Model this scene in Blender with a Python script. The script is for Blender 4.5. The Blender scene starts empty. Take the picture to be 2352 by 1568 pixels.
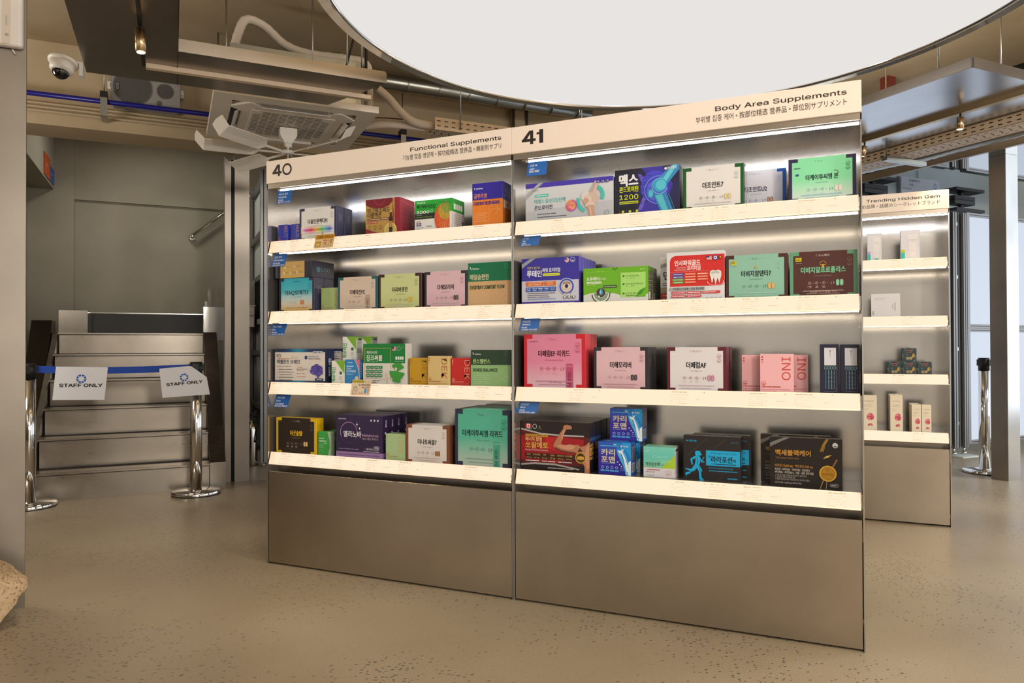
import bpy, bmesh, math, random
from mathutils import Vector, Matrix
random.seed(7)
SC = bpy.context.scene
COL = SC.collection
PI = math.pi

FPX = 1683.684
YAW, PITCH, ROLL = -0.420222, 0.009841, -0.003104
CAMLOC = (2.40426, -2.61883, 0.98004)
# ------------------------------------------------------------------ colours and materials
def lin(c):
    return tuple((x/255/12.92 if x/255 <= .04045 else ((x/255+.055)/1.055)**2.4) for x in c)

def hexc(s):
    s = s.lstrip('#')
    return tuple(int(s[i:i+2], 16) for i in (0, 2, 4))

def cc(c):
    if isinstance(c, str): c = hexc(c)
    return lin(c)

M = {}
def mat(name, col=(200, 200, 200), rough=.5, metal=0., emit=None, es=0., spec=.5, trans=0., alpha=1., coat=0., ior=1.45):
    m = bpy.data.materials.new(name); m.use_nodes = True
    b = m.node_tree.nodes['Principled BSDF']
    b.inputs['Base Color'].default_value = (*cc(col), 1)
    b.inputs['Roughness'].default_value = rough
    b.inputs['Metallic'].default_value = metal
    b.inputs['Specular IOR Level'].default_value = spec
    b.inputs['IOR'].default_value = ior
    if trans: b.inputs['Transmission Weight'].default_value = trans
    if coat: b.inputs['Coat Weight'].default_value = coat
    if alpha < 1: b.inputs['Alpha'].default_value = alpha
    if emit is not None:
        b.inputs['Emission Color'].default_value = (*cc(emit), 1)
        b.inputs['Emission Strength'].default_value = es
    M[name] = m
    return m

def nodes(m): return m.node_tree.nodes, m.node_tree.links, m.node_tree.nodes['Principled BSDF']

def noise(m, scale, detail=4, vec=(1, 1, 1), coord='Object'):
    n, l, b = nodes(m)
    tc = n.new('ShaderNodeTexCoord'); mp = n.new('ShaderNodeMapping'); mp.inputs['Scale'].default_value = vec
    no = n.new('ShaderNodeTexNoise'); no.inputs['Scale'].default_value = scale; no.inputs['Detail'].default_value = detail
    l.new(tc.outputs[coord], mp.inputs['Vector']); l.new(mp.outputs['Vector'], no.inputs['Vector'])
    return no

def ramp(m, src, stops, sock='Base Color'):
    n, l, b = nodes(m)
    r = n.new('ShaderNodeValToRGB')
    el = r.color_ramp.elements
    while len(el) < len(stops): el.new(.5)
    for e, (p, c) in zip(el, stops):
        e.position = p; e.color = (*c, 1) if isinstance(c, tuple) else (c, c, c, 1)
    l.new(src, r.inputs['Fac'])
    if sock: l.new(r.outputs['Color'], b.inputs[sock])
    return r

def steel(name, col, rough, var=.06, brush=(1, 1, 40), smudge=.0, metal=1.):
    """stainless sheet: brushed grain plus hand-sized cloudy wear in the roughness"""
    m = mat(name, col, rough, metal)
    n1 = noise(m, 14, 3, brush); n2 = noise(m, 3.0, 5)
    n, l, b = nodes(m)
    a = n.new('ShaderNodeMath'); a.operation = 'MULTIPLY_ADD'; a.inputs[1].default_value = var; a.inputs[2].default_value = rough-var*.5
    l.new(n1.outputs['Fac'], a.inputs[0])
    a2 = n.new('ShaderNodeMath'); a2.operation = 'MULTIPLY_ADD'; a2.inputs[1].default_value = var*1.6+smudge
    l.new(n2.outputs['Fac'], a2.inputs[0]); l.new(a.outputs[0], a2.inputs[2])
    l.new(a2.outputs[0], b.inputs['Roughness'])
    c = cc(col)
    ramp(m, n2.outputs['Fac'], [(.25, tuple(x*.86 for x in c)), (.75, tuple(min(1, x*1.08) for x in c))])
    return m

steel('steel', (196, 191, 184), .17, .02, (1, 1, 9), metal=.9)                 # shelf linings
steel('steel_panel', (172, 163, 152), .36)           # kick panels, claddings
steel('steel_dark', (158, 148, 136), .28)            # ceiling troughs
steel('steel_stair', (164, 155, 144), .17, .1, (1, 1, 8), .16)
steel('steel_brown', (92, 82, 72), .22)
steel('steel_hood', (205, 208, 214), .16, .05, (6, .4, 1))
steel('steel_bright', (214, 212, 208), .12, .05)
mat('mirror', (205, 208, 210), .025, 1.)
mat('rail_glow_falloff', (200, 180, 160), .4, emit=(236, 204, 172), es=.75)  # dimmer, warmer emission paints the rail glow fading at lips and ends
mat('chrome', (225, 222, 218), .08, 1.)
mat('galvanised', (168, 170, 166), .32, 1.)
mat('alu', (150, 150, 150), .4, .85)
mat('alu_dark', (58, 57, 58), .5, .5)
mat('black', (18, 17, 17), .45)
mat('plinth_step_shade', (26, 24, 23), .6)
mat('white_plastic', (226, 218, 208), .4)
mat('white_paint', (214, 200, 184), .5)
mat('tray_paint', (214, 192, 166), .5)
mat('hose', (218, 204, 190), .75)
mat('grey_plastic', (150, 147, 146), .5)
mat('grille_grey', (98, 95, 94), .7)
mat('blue_pipe', (18, 18, 128), .3)
mat('blue_belt', (16, 66, 168), .6)
mat('paper', (226, 224, 226), .6)
mat('rust_paint', (112, 48, 34), .6)
mat('copper', (168, 120, 70), .5)
mat('ceramic_grey', (120, 118, 114), .5)
mat('glass', (255, 255, 255), .02, 0, trans=1., ior=1.45)
mat('dome_glass', (20, 16, 18), .06, spec=.8)
mat('disc_emit', (0, 0, 0), .6, emit=(232, 228, 225), es=1.0, spec=0)
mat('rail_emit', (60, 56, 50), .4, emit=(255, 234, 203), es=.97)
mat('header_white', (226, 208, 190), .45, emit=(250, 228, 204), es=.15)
mat('led_cool', (255, 255, 255), .5, emit=(246, 248, 255), es=13.)
mat('led_warm', (255, 255, 255), .5, emit=(255, 240, 218), es=7.5)
mat('lamp_warm', (255, 240, 210), .5, emit=(255, 222, 170), es=8.)
mat('panel_emit', (70, 74, 78), .5, emit=(214, 224, 240), es=.86)
mat('rail_back', (196, 190, 180), .35, .9)

def attr_mat(name, rough, spec=.5, coat=0.):
    m = mat(name, (200, 200, 200), rough, spec=spec, coat=coat)
    n, l, b = nodes(m)
    a = n.new('ShaderNodeAttribute'); a.attribute_name = 'Col'
    l.new(a.outputs['Color'], b.inputs['Base Color'])
attr_mat('print', .38)
attr_mat('print_matte', .6, .3)

def floor_mat():
    m = mat('polished_concrete', (150, 132, 108), .3)
    n, l, b = nodes(m)
    big = noise(m, .9, 5); fine = noise(m, 260, 2)
    base = ramp(m, big.outputs['Fac'], [(.3, cc((140, 123, 99))), (.52, cc((157, 140, 113))), (.75, cc((171, 155, 129)))], None)
    spk = ramp(m, fine.outputs['Fac'], [(.32, (.72,)*3), (.45, (1., 1., 1.)), (.62, (1., 1., 1.)), (.74, (1.18, 1.16, 1.12))], None)
    mul = n.new('ShaderNodeMix'); mul.data_type = 'RGBA'; mul.blend_type = 'MULTIPLY'; mul.inputs[0].default_value = 1.
    l.new(base.outputs['Color'], mul.inputs[6]); l.new(spk.outputs['Color'], mul.inputs[7])
    # dark polished pebbles showing in drifts
    tc = n.new('ShaderNodeTexCoord'); mp = n.new('ShaderNodeMapping'); mp.inputs['Scale'].default_value = (46, 92, 1); mp.inputs['Rotation'].default_value = (0, 0, .35)
    l.new(tc.outputs['Object'], mp.inputs['Vector'])
    vo = n.new('ShaderNodeTexVoronoi'); vo.inputs['Scale'].default_value = 1.; vo.inputs['Randomness'].default_value = 1.
    l.new(mp.outputs['Vector'], vo.inputs['Vector'])
    peb = n.new('ShaderNodeMath'); peb.operation = 'LESS_THAN'; peb.inputs[1].default_value = .27
    l.new(vo.outputs['Distance'], peb.inputs[0])
    sep = n.new('ShaderNodeSeparateColor'); l.new(vo.outputs['Color'], sep.inputs['Color'])
    drift = noise(m, 1.5, 3)
    thr = n.new('ShaderNodeMath'); thr.operation = 'MULTIPLY_ADD'; thr.inputs[1].default_value = -3.4; thr.inputs[2].default_value = 2.42
    l.new(drift.outputs['Fac'], thr.inputs[0])
    pick = n.new('ShaderNodeMath'); pick.operation = 'GREATER_THAN'
    l.new(sep.outputs[0], pick.inputs[0]); l.new(thr.outputs[0], pick.inputs[1])
    both = n.new('ShaderNodeMath'); both.operation = 'MULTIPLY'
    l.new(peb.outputs[0], both.inputs[0]); l.new(pick.outputs[0], both.inputs[1])
    sc = n.new('ShaderNodeMath'); sc.operation = 'MULTIPLY'; sc.inputs[1].default_value = .8
    l.new(both.outputs[0], sc.inputs[0])
    mx = n.new('ShaderNodeMix'); mx.data_type = 'RGBA'
    l.new(sc.outputs[0], mx.inputs[0]); l.new(mul.outputs[2], mx.inputs[6]); mx.inputs[7].default_value = (*cc((58, 55, 54)), 1)
    # a second, finer grain of pits
    mp2 = n.new('ShaderNodeMapping'); mp2.inputs['Scale'].default_value = (90, 190, 1); mp2.inputs['Rotation'].default_value = (0, 0, .2)
    l.new(tc.outputs['Object'], mp2.inputs['Vector'])
    vo2 = n.new('ShaderNodeTexVoronoi'); vo2.inputs['Scale'].default_value = 1.; l.new(mp2.outputs['Vector'], vo2.inputs['Vector'])
    p2 = n.new('ShaderNodeMath'); p2.operation = 'LESS_THAN'; p2.inputs[1].default_value = .16; l.new(vo2.outputs['Distance'], p2.inputs[0])
    s2 = n.new('ShaderNodeMath'); s2.operation = 'MULTIPLY'; s2.inputs[1].default_value = .55; l.new(p2.outputs[0], s2.inputs[0])
    mx2 = n.new('ShaderNodeMix'); mx2.data_type = 'RGBA'; l.new(s2.outputs[0], mx2.inputs[0]); l.new(mx.outputs[2], mx2.inputs[6]); mx2.inputs[7].default_value = (*cc((84, 70, 54)), 1)
    l.new(mx2.outputs[2], b.inputs['Base Color'])
    rr = ramp(m, big.outputs['Fac'], [(.3, .30), (.7, .42)], 'Roughness')
floor_mat()

def plaster(name, c0, c1, rough=.85, scale=2.2):
    m = mat(name, c0, rough, spec=.25)
    no = noise(m, scale, 6)
    ramp(m, no.outputs['Fac'], [(.3, cc(c0)), (.7, cc(c1))])
    n, l, b = nodes(m)
    f = noise(m, 60, 3); bp = n.new('ShaderNodeBump'); bp.inputs['Strength'].default_value = .12; bp.inputs['Distance'].default_value = .004
    l.new(f.outputs['Fac'], bp.inputs['Height']); l.new(bp.outputs['Normal'], b.inputs['Normal'])
plaster('beige_paint', (176, 157, 128), (190, 172, 144))
plaster('ceiling_paint', (166, 147, 118), (182, 164, 136))
plaster('green_grey_paint', (152, 146, 130), (166, 158, 142))
plaster('pale_wall', (198, 206, 200), (210, 216, 210))
plaster('travertine', (164, 138, 104), (192, 166, 132), .9, 9)
def travertine_pits():
    m = M['travertine']; n, l, b = nodes(m)
    no = noise(m, 120, 4)
    r = ramp(m, no.outputs['Fac'], [(.36, (.45, .36, .26)), (.46, (1., 1., 1.))], None)
    src = b.inputs['Base Color'].links[0].from_socket
    mul = n.new('ShaderNodeMix'); mul.data_type = 'RGBA'; mul.blend_type = 'MULTIPLY'; mul.inputs[0].default_value = 1.
    l.new(src, mul.inputs[6]); l.new(r.outputs['Color'], mul.inputs[7]); l.new(mul.outputs[2], b.inputs['Base Color'])
    b2 = [x for x in n if x.type == 'BUMP'][0]; b2.inputs['Strength'].default_value = .6; b2.inputs['Distance'].default_value = .01
travertine_pits()

# ------------------------------------------------------------------ mesh builder
class MB:
    def __init__(s): s.v = []; s.f = []; s.m = []; s.c = []; s.sm = []
    def face(s, pts, m=0, col=None, smooth=False):
        b = len(s.v); s.v.extend([tuple(p) for p in pts]); s.f.append(tuple(range(b, b+len(pts))))
        s.m.append(m); s.c.append(col); s.sm.append(smooth)
    def box(s, x0, x1, y0, y1, z0, z1, m=0, col=None, faces='xXyYzZ'):
        p = [(x, y, z) for x in (x0, x1) for y in (y0, y1) for z in (z0, z1)]
        b = len(s.v); s.v.extend(p)
        q = {'x': (0, 1, 3, 2), 'X': (4, 6, 7, 5), 'y': (0, 4, 5, 1), 'Y': (2, 3, 7, 6), 'z': (0, 2, 6, 4), 'Z': (1, 5, 7, 3)}
        for k in faces:
            s.f.append(tuple(b+i for i in q[k])); s.m.append(m); s.c.append(col); s.sm.append(False)
    def prism(s, poly, z0, z1, m=0, ax='z', col=None):
        def P(a, b, h):
            return (a, b, h) if ax == 'z' else ((a, h, b) if ax == 'y' else (h, a, b))
        n = len(poly); b = len(s.v)
        s.v.extend([P(x, y, z0) for x, y in poly]+[P(x, y, z1) for x, y in poly])
        s.f.append(tuple(range(b+n-1, b-1, -1))); s.f.append(tuple(range(b+n, b+2*n)))
        for i in range(n): s.f.append((b+i, b+(i+1) % n, b+n+(i+1) % n, b+n+i))
        k = n+2; s.m += [m]*k; s.c += [col]*k; s.sm += [False]*k
    def tube(s, pts, r, n=12, m=0, cap=True, rs=None, smooth=True, col=None):
        pts = [Vector(p) for p in pts]; rings = []; up = None
        for i, p in enumerate(pts):
            d = (pts[min(i+1, len(pts)-1)]-pts[max(i-1, 0)]).normalized()
            if up is None:
                up = Vector((0, 0, 1)) if abs(d.z) < .9 else Vector((1, 0, 0))
            a = d.cross(up).normalized(); bb = a.cross(d).normalized(); up = bb
            rr = rs[i] if rs else r; b = len(s.v)
            s.v.extend([tuple(p+a*(math.cos(2*PI*k/n)*rr)+bb*(math.sin(2*PI*k/n)*rr)) for k in range(n)]); rings.append(b)
        for i in range(len(rings)-1):
            for k in range(n):
                s.f.append((rings[i]+k, rings[i]+(k+1) % n, rings[i+1]+(k+1) % n, rings[i+1]+k)); s.m.append(m); s.c.append(col); s.sm.append(smooth)
        if cap:
            for b, rev in ((rings[0], 1), (rings[-1], 0)):
                s.f.append(tuple(range(b+n-1, b-1, -1)) if rev else tuple(range(b, b+n))); s.m.append(m); s.c.append(col); s.sm.append(False)
    def lathe(s, prof, c=(0, 0, 0), n=32, m=0, smooth=True, rot=None, caps=True, col=None):
        c = Vector(c); rings = []
        for r, z in prof:
            b = len(s.v)
            for k in range(n):
                p = Vector((math.cos(2*PI*k/n)*r, math.sin(2*PI*k/n)*r, z))
                if rot is not None: p = rot @ p
                s.v.append(tuple(c+p))
            rings.append(b)
        for i in range(len(rings)-1):
            for k in range(n):
                s.f.append((rings[i]+k, rings[i]+(k+1) % n, rings[i+1]+(k+1) % n, rings[i+1]+k)); s.m.append(m); s.c.append(col); s.sm.append(smooth)
        if caps:
            s.f.append(tuple(range(rings[0]+n-1, rings[0]-1, -1))); s.f.append(tuple(range(rings[-1], rings[-1]+n)))
            s.m += [m, m]; s.c += [col, col]; s.sm += [False, False]
    def build(s, name, mats, parent=None, off=(0, 0, 0), loc=None, rotz=0, bevel=0, seg=1):
        me = bpy.data.meshes.new(name)
        ox, oy, oz = off
        me.from_pydata([(x-ox, y-oy, z-oz) for x, y, z in s.v], [], s.f)
        if isinstance(mats, str): mats = [mats]
        for k in mats: me.materials.append(M[k])
        me.polygons.foreach_set('material_index', s.m)
        me.polygons.foreach_set('use_smooth', s.sm)
        if any(c is not None for c in s.c):
            at = me.color_attributes.new('Col', 'FLOAT_COLOR', 'CORNER'); buf = []
            for c, f in zip(s.c, s.f):
                if c is None: c = (.5, .5, .5)
                if isinstance(c, list):
                    for x in c: buf.extend((*x, 1.))
                else: buf.extend((*c, 1.)*len(f))
            at.data.foreach_set('color', buf)
        me.update()
        if bevel:
            bm = bmesh.new(); bm.from_mesh(me)
            bmesh.ops.remove_doubles(bm, verts=bm.verts, dist=1e-6)
            es = [e for e in bm.edges if len(e.link_faces) == 2 and e.calc_face_angle(0) > .6]
            bmesh.ops.bevel(bm, geom=es, offset=bevel, segments=seg, affect='EDGES', profile=.5, clamp_overlap=True)
            bm.to_mesh(me); bm.free()
        o = bpy.data.objects.new(name, me); COL.objects.link(o)
        if parent is not None: o.parent = parent
        if loc is not None: o.location = loc
        o.rotation_euler = (0, 0, rotz)
        return o

def tag(o, label=None, cat=None, group=None, kind=None):
    if label: o['label'] = label
    if cat: o['category'] = cat
    if group: o['group'] = group
    if kind: o['kind'] = kind
    return o

A49 = math.radians(49.)
E1 = Vector((math.cos(A49), math.sin(A49), 0)); E2 = Vector((-math.sin(A49), math.cos(A49), 0)); ORG = Vector((-2.368, .453, 0))
def W(u, v, z=0.): return ORG+E1*u+E2*v+Vector((0, 0, z))

class T:
    """a thing: an Empty at its base, children built in the same frame (room grid 'R' at 49 degrees, or the shelves' frame 'S')"""
    def __init__(s, name, base, frame='R', label=None, cat=None, group=None, kind=None):
        s.base = base; o = bpy.data.objects.new(name, None); COL.objects.link(o); o.empty_display_size = .05
        if frame == 'R': o.location = W(*base); o.rotation_euler = (0, 0, A49)
        else: o.location = base
        s.o = tag(o, label, cat, group, kind)
    def part(s, name, mb, mats, parent=None, **k):
        off = (0, 0, 0) if parent else s.base
        if parent is not None and parent is not s.o:
            return mb.build(name, mats, parent, off=s.base, **k)
        return mb.build(name, mats, s.o, off=s.base, **k)

def single(name, mb, mats, base, frame='R', label=None, cat=None, group=None, kind=None, **k):
    if frame == 'R': o = mb.build(name, mats, None, off=base, loc=W(*base), rotz=A49, **k)
    else: o = mb.build(name, mats, None, off=base, loc=base, **k)
    return tag(o, label, cat, group, kind)

def struct(name, mb, mats, frame='R', label=None, **k):
    return single(name, mb, mats, (0, 0, 0), frame, label, None, None, 'structure', **k)

# ------------------------------------------------------------------ printed artwork
GL = {}
try: FONT = bpy.data.fonts.load(bpy.utils.system_resource('DATAFILES', path='fonts')+'/Inter.woff2')
except Exception: FONT = None
def glyphs(s, bold=0.):
    k = (s, bold)
    if k not in GL:
        c = bpy.data.curves.new('t', 'FONT'); c.body = s; c.size = 1
        if FONT and s.isascii(): c.font = FONT
        c.offset = bold; c.resolution_u = 3
        o = bpy.data.objects.new('t', c)
        me = bpy.data.meshes.new_from_object(o)
        vs = [(v.co.x, v.co.y) for v in me.vertices]; fs = [tuple(p.vertices) for p in me.polygons]
        bpy.data.objects.remove(o); bpy.data.curves.remove(c); bpy.data.meshes.remove(me)
        xs = [v[0] for v in vs] or [0, 0]
        GL[k] = (vs, fs, min(xs), max(xs))
    return GL[k]

class Art:
    """flat print on a face: fractions of the face's width and height, each call one layer further out"""
    EPS = .00005
    def __init__(s, mb, w, h, P=(0, 0, 0), U=(1, 0, 0), V=(0, 0, 1), N=(0, -1, 0), m=0, start=4):
        s.mb, s.w, s.h, s.P, s.U, s.V, s.N, s.m, s.k = mb, w, h, Vector(P), Vector(U), Vector(V), Vector(N), m, start
    def pt(s, x, y): return s.P+s.U*x+s.V*y+s.N*(s.EPS*s.k)
    def raw(s, pts, cols):
        s.mb.face([s.pt(min(max(x, 0.), s.w), min(max(y, 0.), s.h)) for x, y in pts], s.m, cols)
    def r(s, x0, y0, x1, y1, c, c2=None, up=True):
        w, h = s.w, s.h; s.k += 1; a = cc(c)
        pts = [(x0*w, y0*h), (x1*w, y0*h), (x1*w, y1*h), (x0*w, y1*h)]
        if c2 is None: s.raw(pts, a)
        else:
            b = cc(c2); s.raw(pts, [a, a, b, b] if up else [a, b, b, a])
        return s
    def p(s, pts, c):
        s.k += 1
        s.raw([(x*s.w, y*s.h) for x, y in pts], cc(c) if not isinstance(c, list) else [cc(q) for q in c]); return s
    def e(s, x, y, r, c, ry=None, n=28, a0=0, a1=2*PI):
        """disc, radius in fractions of the height"""
        s.k += 1; R = r*s.h; RY = (ry or r)*s.h
        s.raw([(x*s.w+math.cos(a0+(a1-a0)*i/n)*R, y*s.h+math.sin(a0+(a1-a0)*i/n)*RY) for i in range(n)], cc(c)); return s
    def ring(s, x, y, r, t, c, n=32, a0=0, a1=2*PI, c2=None, ry=None):
        s.k += 1; R = r*s.h; r2 = (r-t)*s.h; q = (ry/r if ry else 1); a, b = cc(c), cc(c2 or c)
        for i in range(n):
            f0, f1 = i/n, (i+1)/n; t0, t1 = a0+(a1-a0)*f0, a0+(a1-a0)*f1
            k0 = tuple(a[j]+(b[j]-a[j])*f0 for j in range(3)); k1 = tuple(a[j]+(b[j]-a[j])*f1 for j in range(3))
            P = lambda rr, t: (x*s.w+math.cos(t)*rr, y*s.h+math.sin(t)*rr*q)
            s.raw([P(r2, t0), P(R, t0), P(R, t1), P(r2, t1)], [k0, k0, k1, k1])
        return s
    def rr(s, x0, y0, x1, y1, c, rad=.5):
        """rounded bar; rad as a share of the bar's height"""
        w, h = s.w, s.h; s.k += 1
        X0, X1, Y0, Y1 = x0*w, x1*w, y0*h, y1*h; q = min(rad*abs(Y1-Y0), abs(X1-X0)/2); pts = []
        for cx, cy, a in ((X1-q, Y0+q, -PI/2), (X1-q, Y1-q, 0), (X0+q, Y1-q, PI/2), (X0+q, Y0+q, PI)):
            pts += [(cx+math.cos(a+PI/2*i/5)*q, cy+math.sin(a+PI/2*i/5)*q) for i in range(6)]
        s.raw(pts, cc(c)); return s
    def line(s, x0, y0, x1, y1, t, c):
        w, h = s.w, s.h; s.k += 1
        a = Vector((x0*w, y0*h)); b = Vector((x1*w, y1*h)); d = (b-a).normalized(); n = Vector((-d.y, d.x))*(t*h/2)
        s.raw([tuple(a-n), tuple(b-n), tuple(b+n), tuple(a+n)], cc(c)); return s
    def poly_line(s, pts, t, c):
        for i in range(len(pts)-1): s.line(*pts[i], *pts[i+1], t, c)
        return s
    def t(s, txt, x, y, size, c, a='c', bold=0., width=None, rot=0, shear=0., sx=1.):
        """text: baseline at y, em size as a share of the height; width (share of the face) stretches it to fit"""
        if bold >= .008:          # heavier strokes: the same line printed again a hair aside
            q = bold*size*s.h*(.62 if txt.isascii() else .85)
            for ax, ay in ((1, 0), (-1, 0), (0, 1), (0, -1)): s.t(txt, x+ax*q/s.w, y+ay*q/s.h*.8, size, c, a, 0., width, rot, shear, sx)
            bold = 0.
        bold = 0.
        vs, fs, x0, x1 = glyphs(txt, bold); s.k += 1
        S = size*s.h; L = max(x1-x0, 1e-4)
        kx = S*sx if width is None else width*(s.w if rot == 0 else s.h)/L
        ox = {'l': 0, 'c': .5, 'r': 1}[a]; ca, sa = math.cos(rot), math.sin(rot); col = cc(c)
        P = []
        for vx, vy in vs:
            qx = (vx-x0-L*ox)*kx+vy*S*shear; qy = vy*S
            P.append((min(max(x*s.w+qx*ca-qy*sa, 0.), s.w), min(max(y*s.h+qx*sa+qy*ca, 0.), s.h)))
        mb = s.mb; b = len(mb.v); mb.v.extend([tuple(s.pt(*p)) for p in P])
        for f in fs:
            mb.f.append(tuple(b+i for i in f)); mb.m.append(s.m); mb.c.append(col); mb.sm.append(False)
        return s
    def dash(s, x0, x1, y, hh, c, seed=1, fill=.8):
        """a line of print too fine to read"""
        rg = random.Random(seed*7919+int(x0*1000)+int(y*977)); s.k += 1; y += hh*.12; hh *= .72; x = x0; col = cc(c)
        while x < x1:
            L = min(rg.uniform(.004, .013)*max(1, .13/s.w)**.6, x1-x)
            if rg.random() < fill:
                s.raw([(x*s.w, y*s.h), ((x+L*.8)*s.w, y*s.h), ((x+L*.8)*s.w, (y+hh)*s.h), (x*s.w, (y+hh)*s.h)], col)
            x += L
        return s
    def grad(s, x0, y0, x1, y1, stops, vertical=True):
        s.k += 1; w, h = s.w, s.h
        for (p0, a), (p1, b) in zip(stops, stops[1:]):
            A, B = cc(a), cc(b)
            if vertical:
                ya, yb = y0+(y1-y0)*p0, y0+(y1-y0)*p1
                s.raw([(x0*w, ya*h), (x1*w, ya*h), (x1*w, yb*h), (x0*w, yb*h)], [A, A, B, B])
            else:
                xa, xb = x0+(x1-x0)*p0, x0+(x1-x0)*p1
                s.raw([(xa*w, y0*h), (xb*w, y0*h), (xb*w, y1*h), (xa*w, y1*h)], [A, B, B, A])
        return s

# ================================================================== THE ROOM
mb = MB(); mb.face([(-3.2, -9.5, 0), (12.5, -9.5, 0), (12.5, 6, 0), (-3.2, 6, 0)]); struct('floor', mb, 'polished_concrete', label='polished concrete floor with dark pebbles showing')
mb = MB(); mb.box(-3.2, 12.5, -8.2, 4, 3.0, 3.12); struct('ceiling', mb, 'ceiling_paint', label='beige painted concrete ceiling')
mb = MB(); mb.box(-3.2, 6.15, 0., .32, 2.455, 3.0); struct('wall_beam', mb, 'beige_paint', label='deep beige beam over the stair opening')
mb = MB()
mb.box(0., 6.3, 2.2, 2.4, 2.37, 3.0); mb.box(0., 6.3, 2.23, 2.4, 0, 2.37)
mb.box(-.6, 0, 2.165, 2.4, 0, 3.0)
struct('wall_back', mb, 'green_grey_paint', label='grey painted wall behind the stairs with a ledge')
mb = MB(); mb.box(-.5, -.16, .325, 2.164, 2.44, 3.0); mb.box(-.5, -.36, .325, 2.164, 0, 2.44); mb.box(-3.2, -.36, .32, .44, 0, 2.455)
mb.box(-1.35, -1.25, -2.27, .32, 0, 3.0); struct('wall_left', mb, 'green_grey_paint', label='grey wall beside the stairs with a low beam')
mb = MB(); mb.box(5.9, 12.5, -.45, -.25, 0, 2.4); mb.box(7.9, 7.93, -.47, -.45, 0, 2.4); struct('wall_right', mb, 'pale_wall', label='pale panelled wall behind the light boxes')
mb = MB(); mb.box(6.2, 12.5, -6.5, -.25, 2.402, 2.45); struct('ceiling_mirror', mb, 'mirror', label='mirror-polished steel ceiling over the light boxes')
mb = MB(); mb.box(6.3, 6.42, -6.5, -.25, 2.47, 3.0); struct('wall_bulkhead', mb, 'black', label='dark bulkhead above the mirrored ceiling')
mb = MB(); mb.box(6.165, 6.195, -4.2, -.3, 2.392, 2.452); struct('trim_1', mb, 'steel_panel', label='steel edge beam of the mirrored ceiling')
mb = MB(); mb.box(3.42, 3.53, -.06, 0., 2.47, 2.99); struct('pillar_stub', mb, 'beige_paint')
for uu, nm in ((3.41, 0), (3.535, 1)):
    mb = MB(); mb.tube([(uu, -.07, 2.47), (uu, -.07, 2.995)], .012, 10)
    single('conduit', mb, 'galvanised', (uu, -.07, 2.47), label=['galvanised upright conduit nearer the stairs on the beige beam', 'galvanised upright conduit farther from the stairs on the beige beam'][nm], cat='pipe', group='upright conduits on the beam')

# steel portal column beside the stairs
t = T('pillar_stairs', (1.28, .2, 0), kind='structure')
mb = MB(); mb.box(1.238, 1.342, .19, .30, 0, 2.452); t.part('cladding', mb, 'steel_panel')
mb = MB(); mb.box(1.172, 1.215, .215, .33, 0, 2.40); t.part('side_cladding', mb, 'steel_panel')
mb = MB(); mb.box(1.215, 1.238, .24, .30, 0, 2.40); t.part('shadow_gap', mb, 'black')

# foreground steel screen
mb = MB(); mb.box(-1.6, .306, -2.29, -2.278, 0, 2.99); mb.box(-1.6, .306, -2.2912, -2.29, 2.118, 2.121)
struct('pillar_screen', mb, 'steel_panel', label='brushed steel screen standing at the edge of the shop')

# far right pillar
mb = MB(); mb.box(6.362, 6.505, -2.276, -2.155, 0, 2.401); mb.box(6.364, 6.505, -2.278, -2.276, .0, 2.401, 1); struct('pillar_right', mb, ['steel_panel', 'steel_bright'], label='brushed steel pillar beside the light boxes')

# ------------------------------------------------------------------ round ceiling light
t = T('ceiling_light', (2.586, -3.336, 2.35), label='huge round glowing white ceiling light with polished steel rim above the shelves', cat='ceiling light')
mb = MB(); mb.lathe([(0.001, 2.362), (1.352, 2.362)], (2.586, -3.336, 0), 128, caps=False); t.part('diffuser', mb, 'disc_emit')
mb = MB(); mb.lathe([(1.352, 2.366), (1.352, 2.350), (1.358, 2.348), (1.362, 2.352), (1.408, 2.352), (1.408, 2.50), (1.39, 2.50)], (2.586, -3.336, 0), 128, caps=False); t.part('rim', mb, 'chrome')
mb = MB(); mb.lathe([(.001, 2.50), (1.395, 2.50)], (2.586, -3.336, 0), 64, caps=False); t.part('housing', mb, 'steel_dark')
for k in range(6):
    a = k*PI/3+.3; mb = MB(); mb.tube([(2.586+math.cos(a)*1.2, -3.336+math.sin(a)*1.2, 2.50), (2.586+math.cos(a)*1.2, -3.336+math.sin(a)*1.2, 3.0)], .005, 8); t.part('hanger_rod', mb, 'galvanised')

# ------------------------------------------------------------------ light troughs
def spot(u, v, z0, label, grp, tilt=(0, 0), L=.1, r=.0205):
    t = T('spotlight', (u, v, z0), label=label, cat='spotlight', group=grp)
    mb = MB(); mb.tube([(u, v, z0), (u, v, z0-.022)], .005, 8); t.part('stem', mb, 'black')
    d = Vector((tilt[0], tilt[1], -1)).normalized(); c = Vector((u, v, z0-.018))
    mb = MB(); mb.tube([c, c+d*L], r, 20); t.part('housing', mb, 'steel_brass')
    mb = MB(); mb.tube([c+d*(L+.0002), c+d*(L+.001)], r*.8, 20); t.part('lens', mb, 'lamp_warm')
    ld = bpy.data.lights.new('spot_beam', 'SPOT'); ld.energy = 26; ld.color = (1, .80, .56); ld.spot_size = math.radians(70); ld.spot_blend = .6; ld.shadow_soft_size = .02
    lo = bpy.data.objects.new('spot_beam', ld); COL.objects.link(lo)
    p = W(*(c+d*(L+.012))); lo.location = p; dw = E1*d.x+E2*d.y+Vector((0, 0, d.z)); lo.rotation_euler = dw.to_track_quat('-Z', 'Y').to_euler()
mat('steel_brass', (196, 170, 132), .28, 1.)

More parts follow.
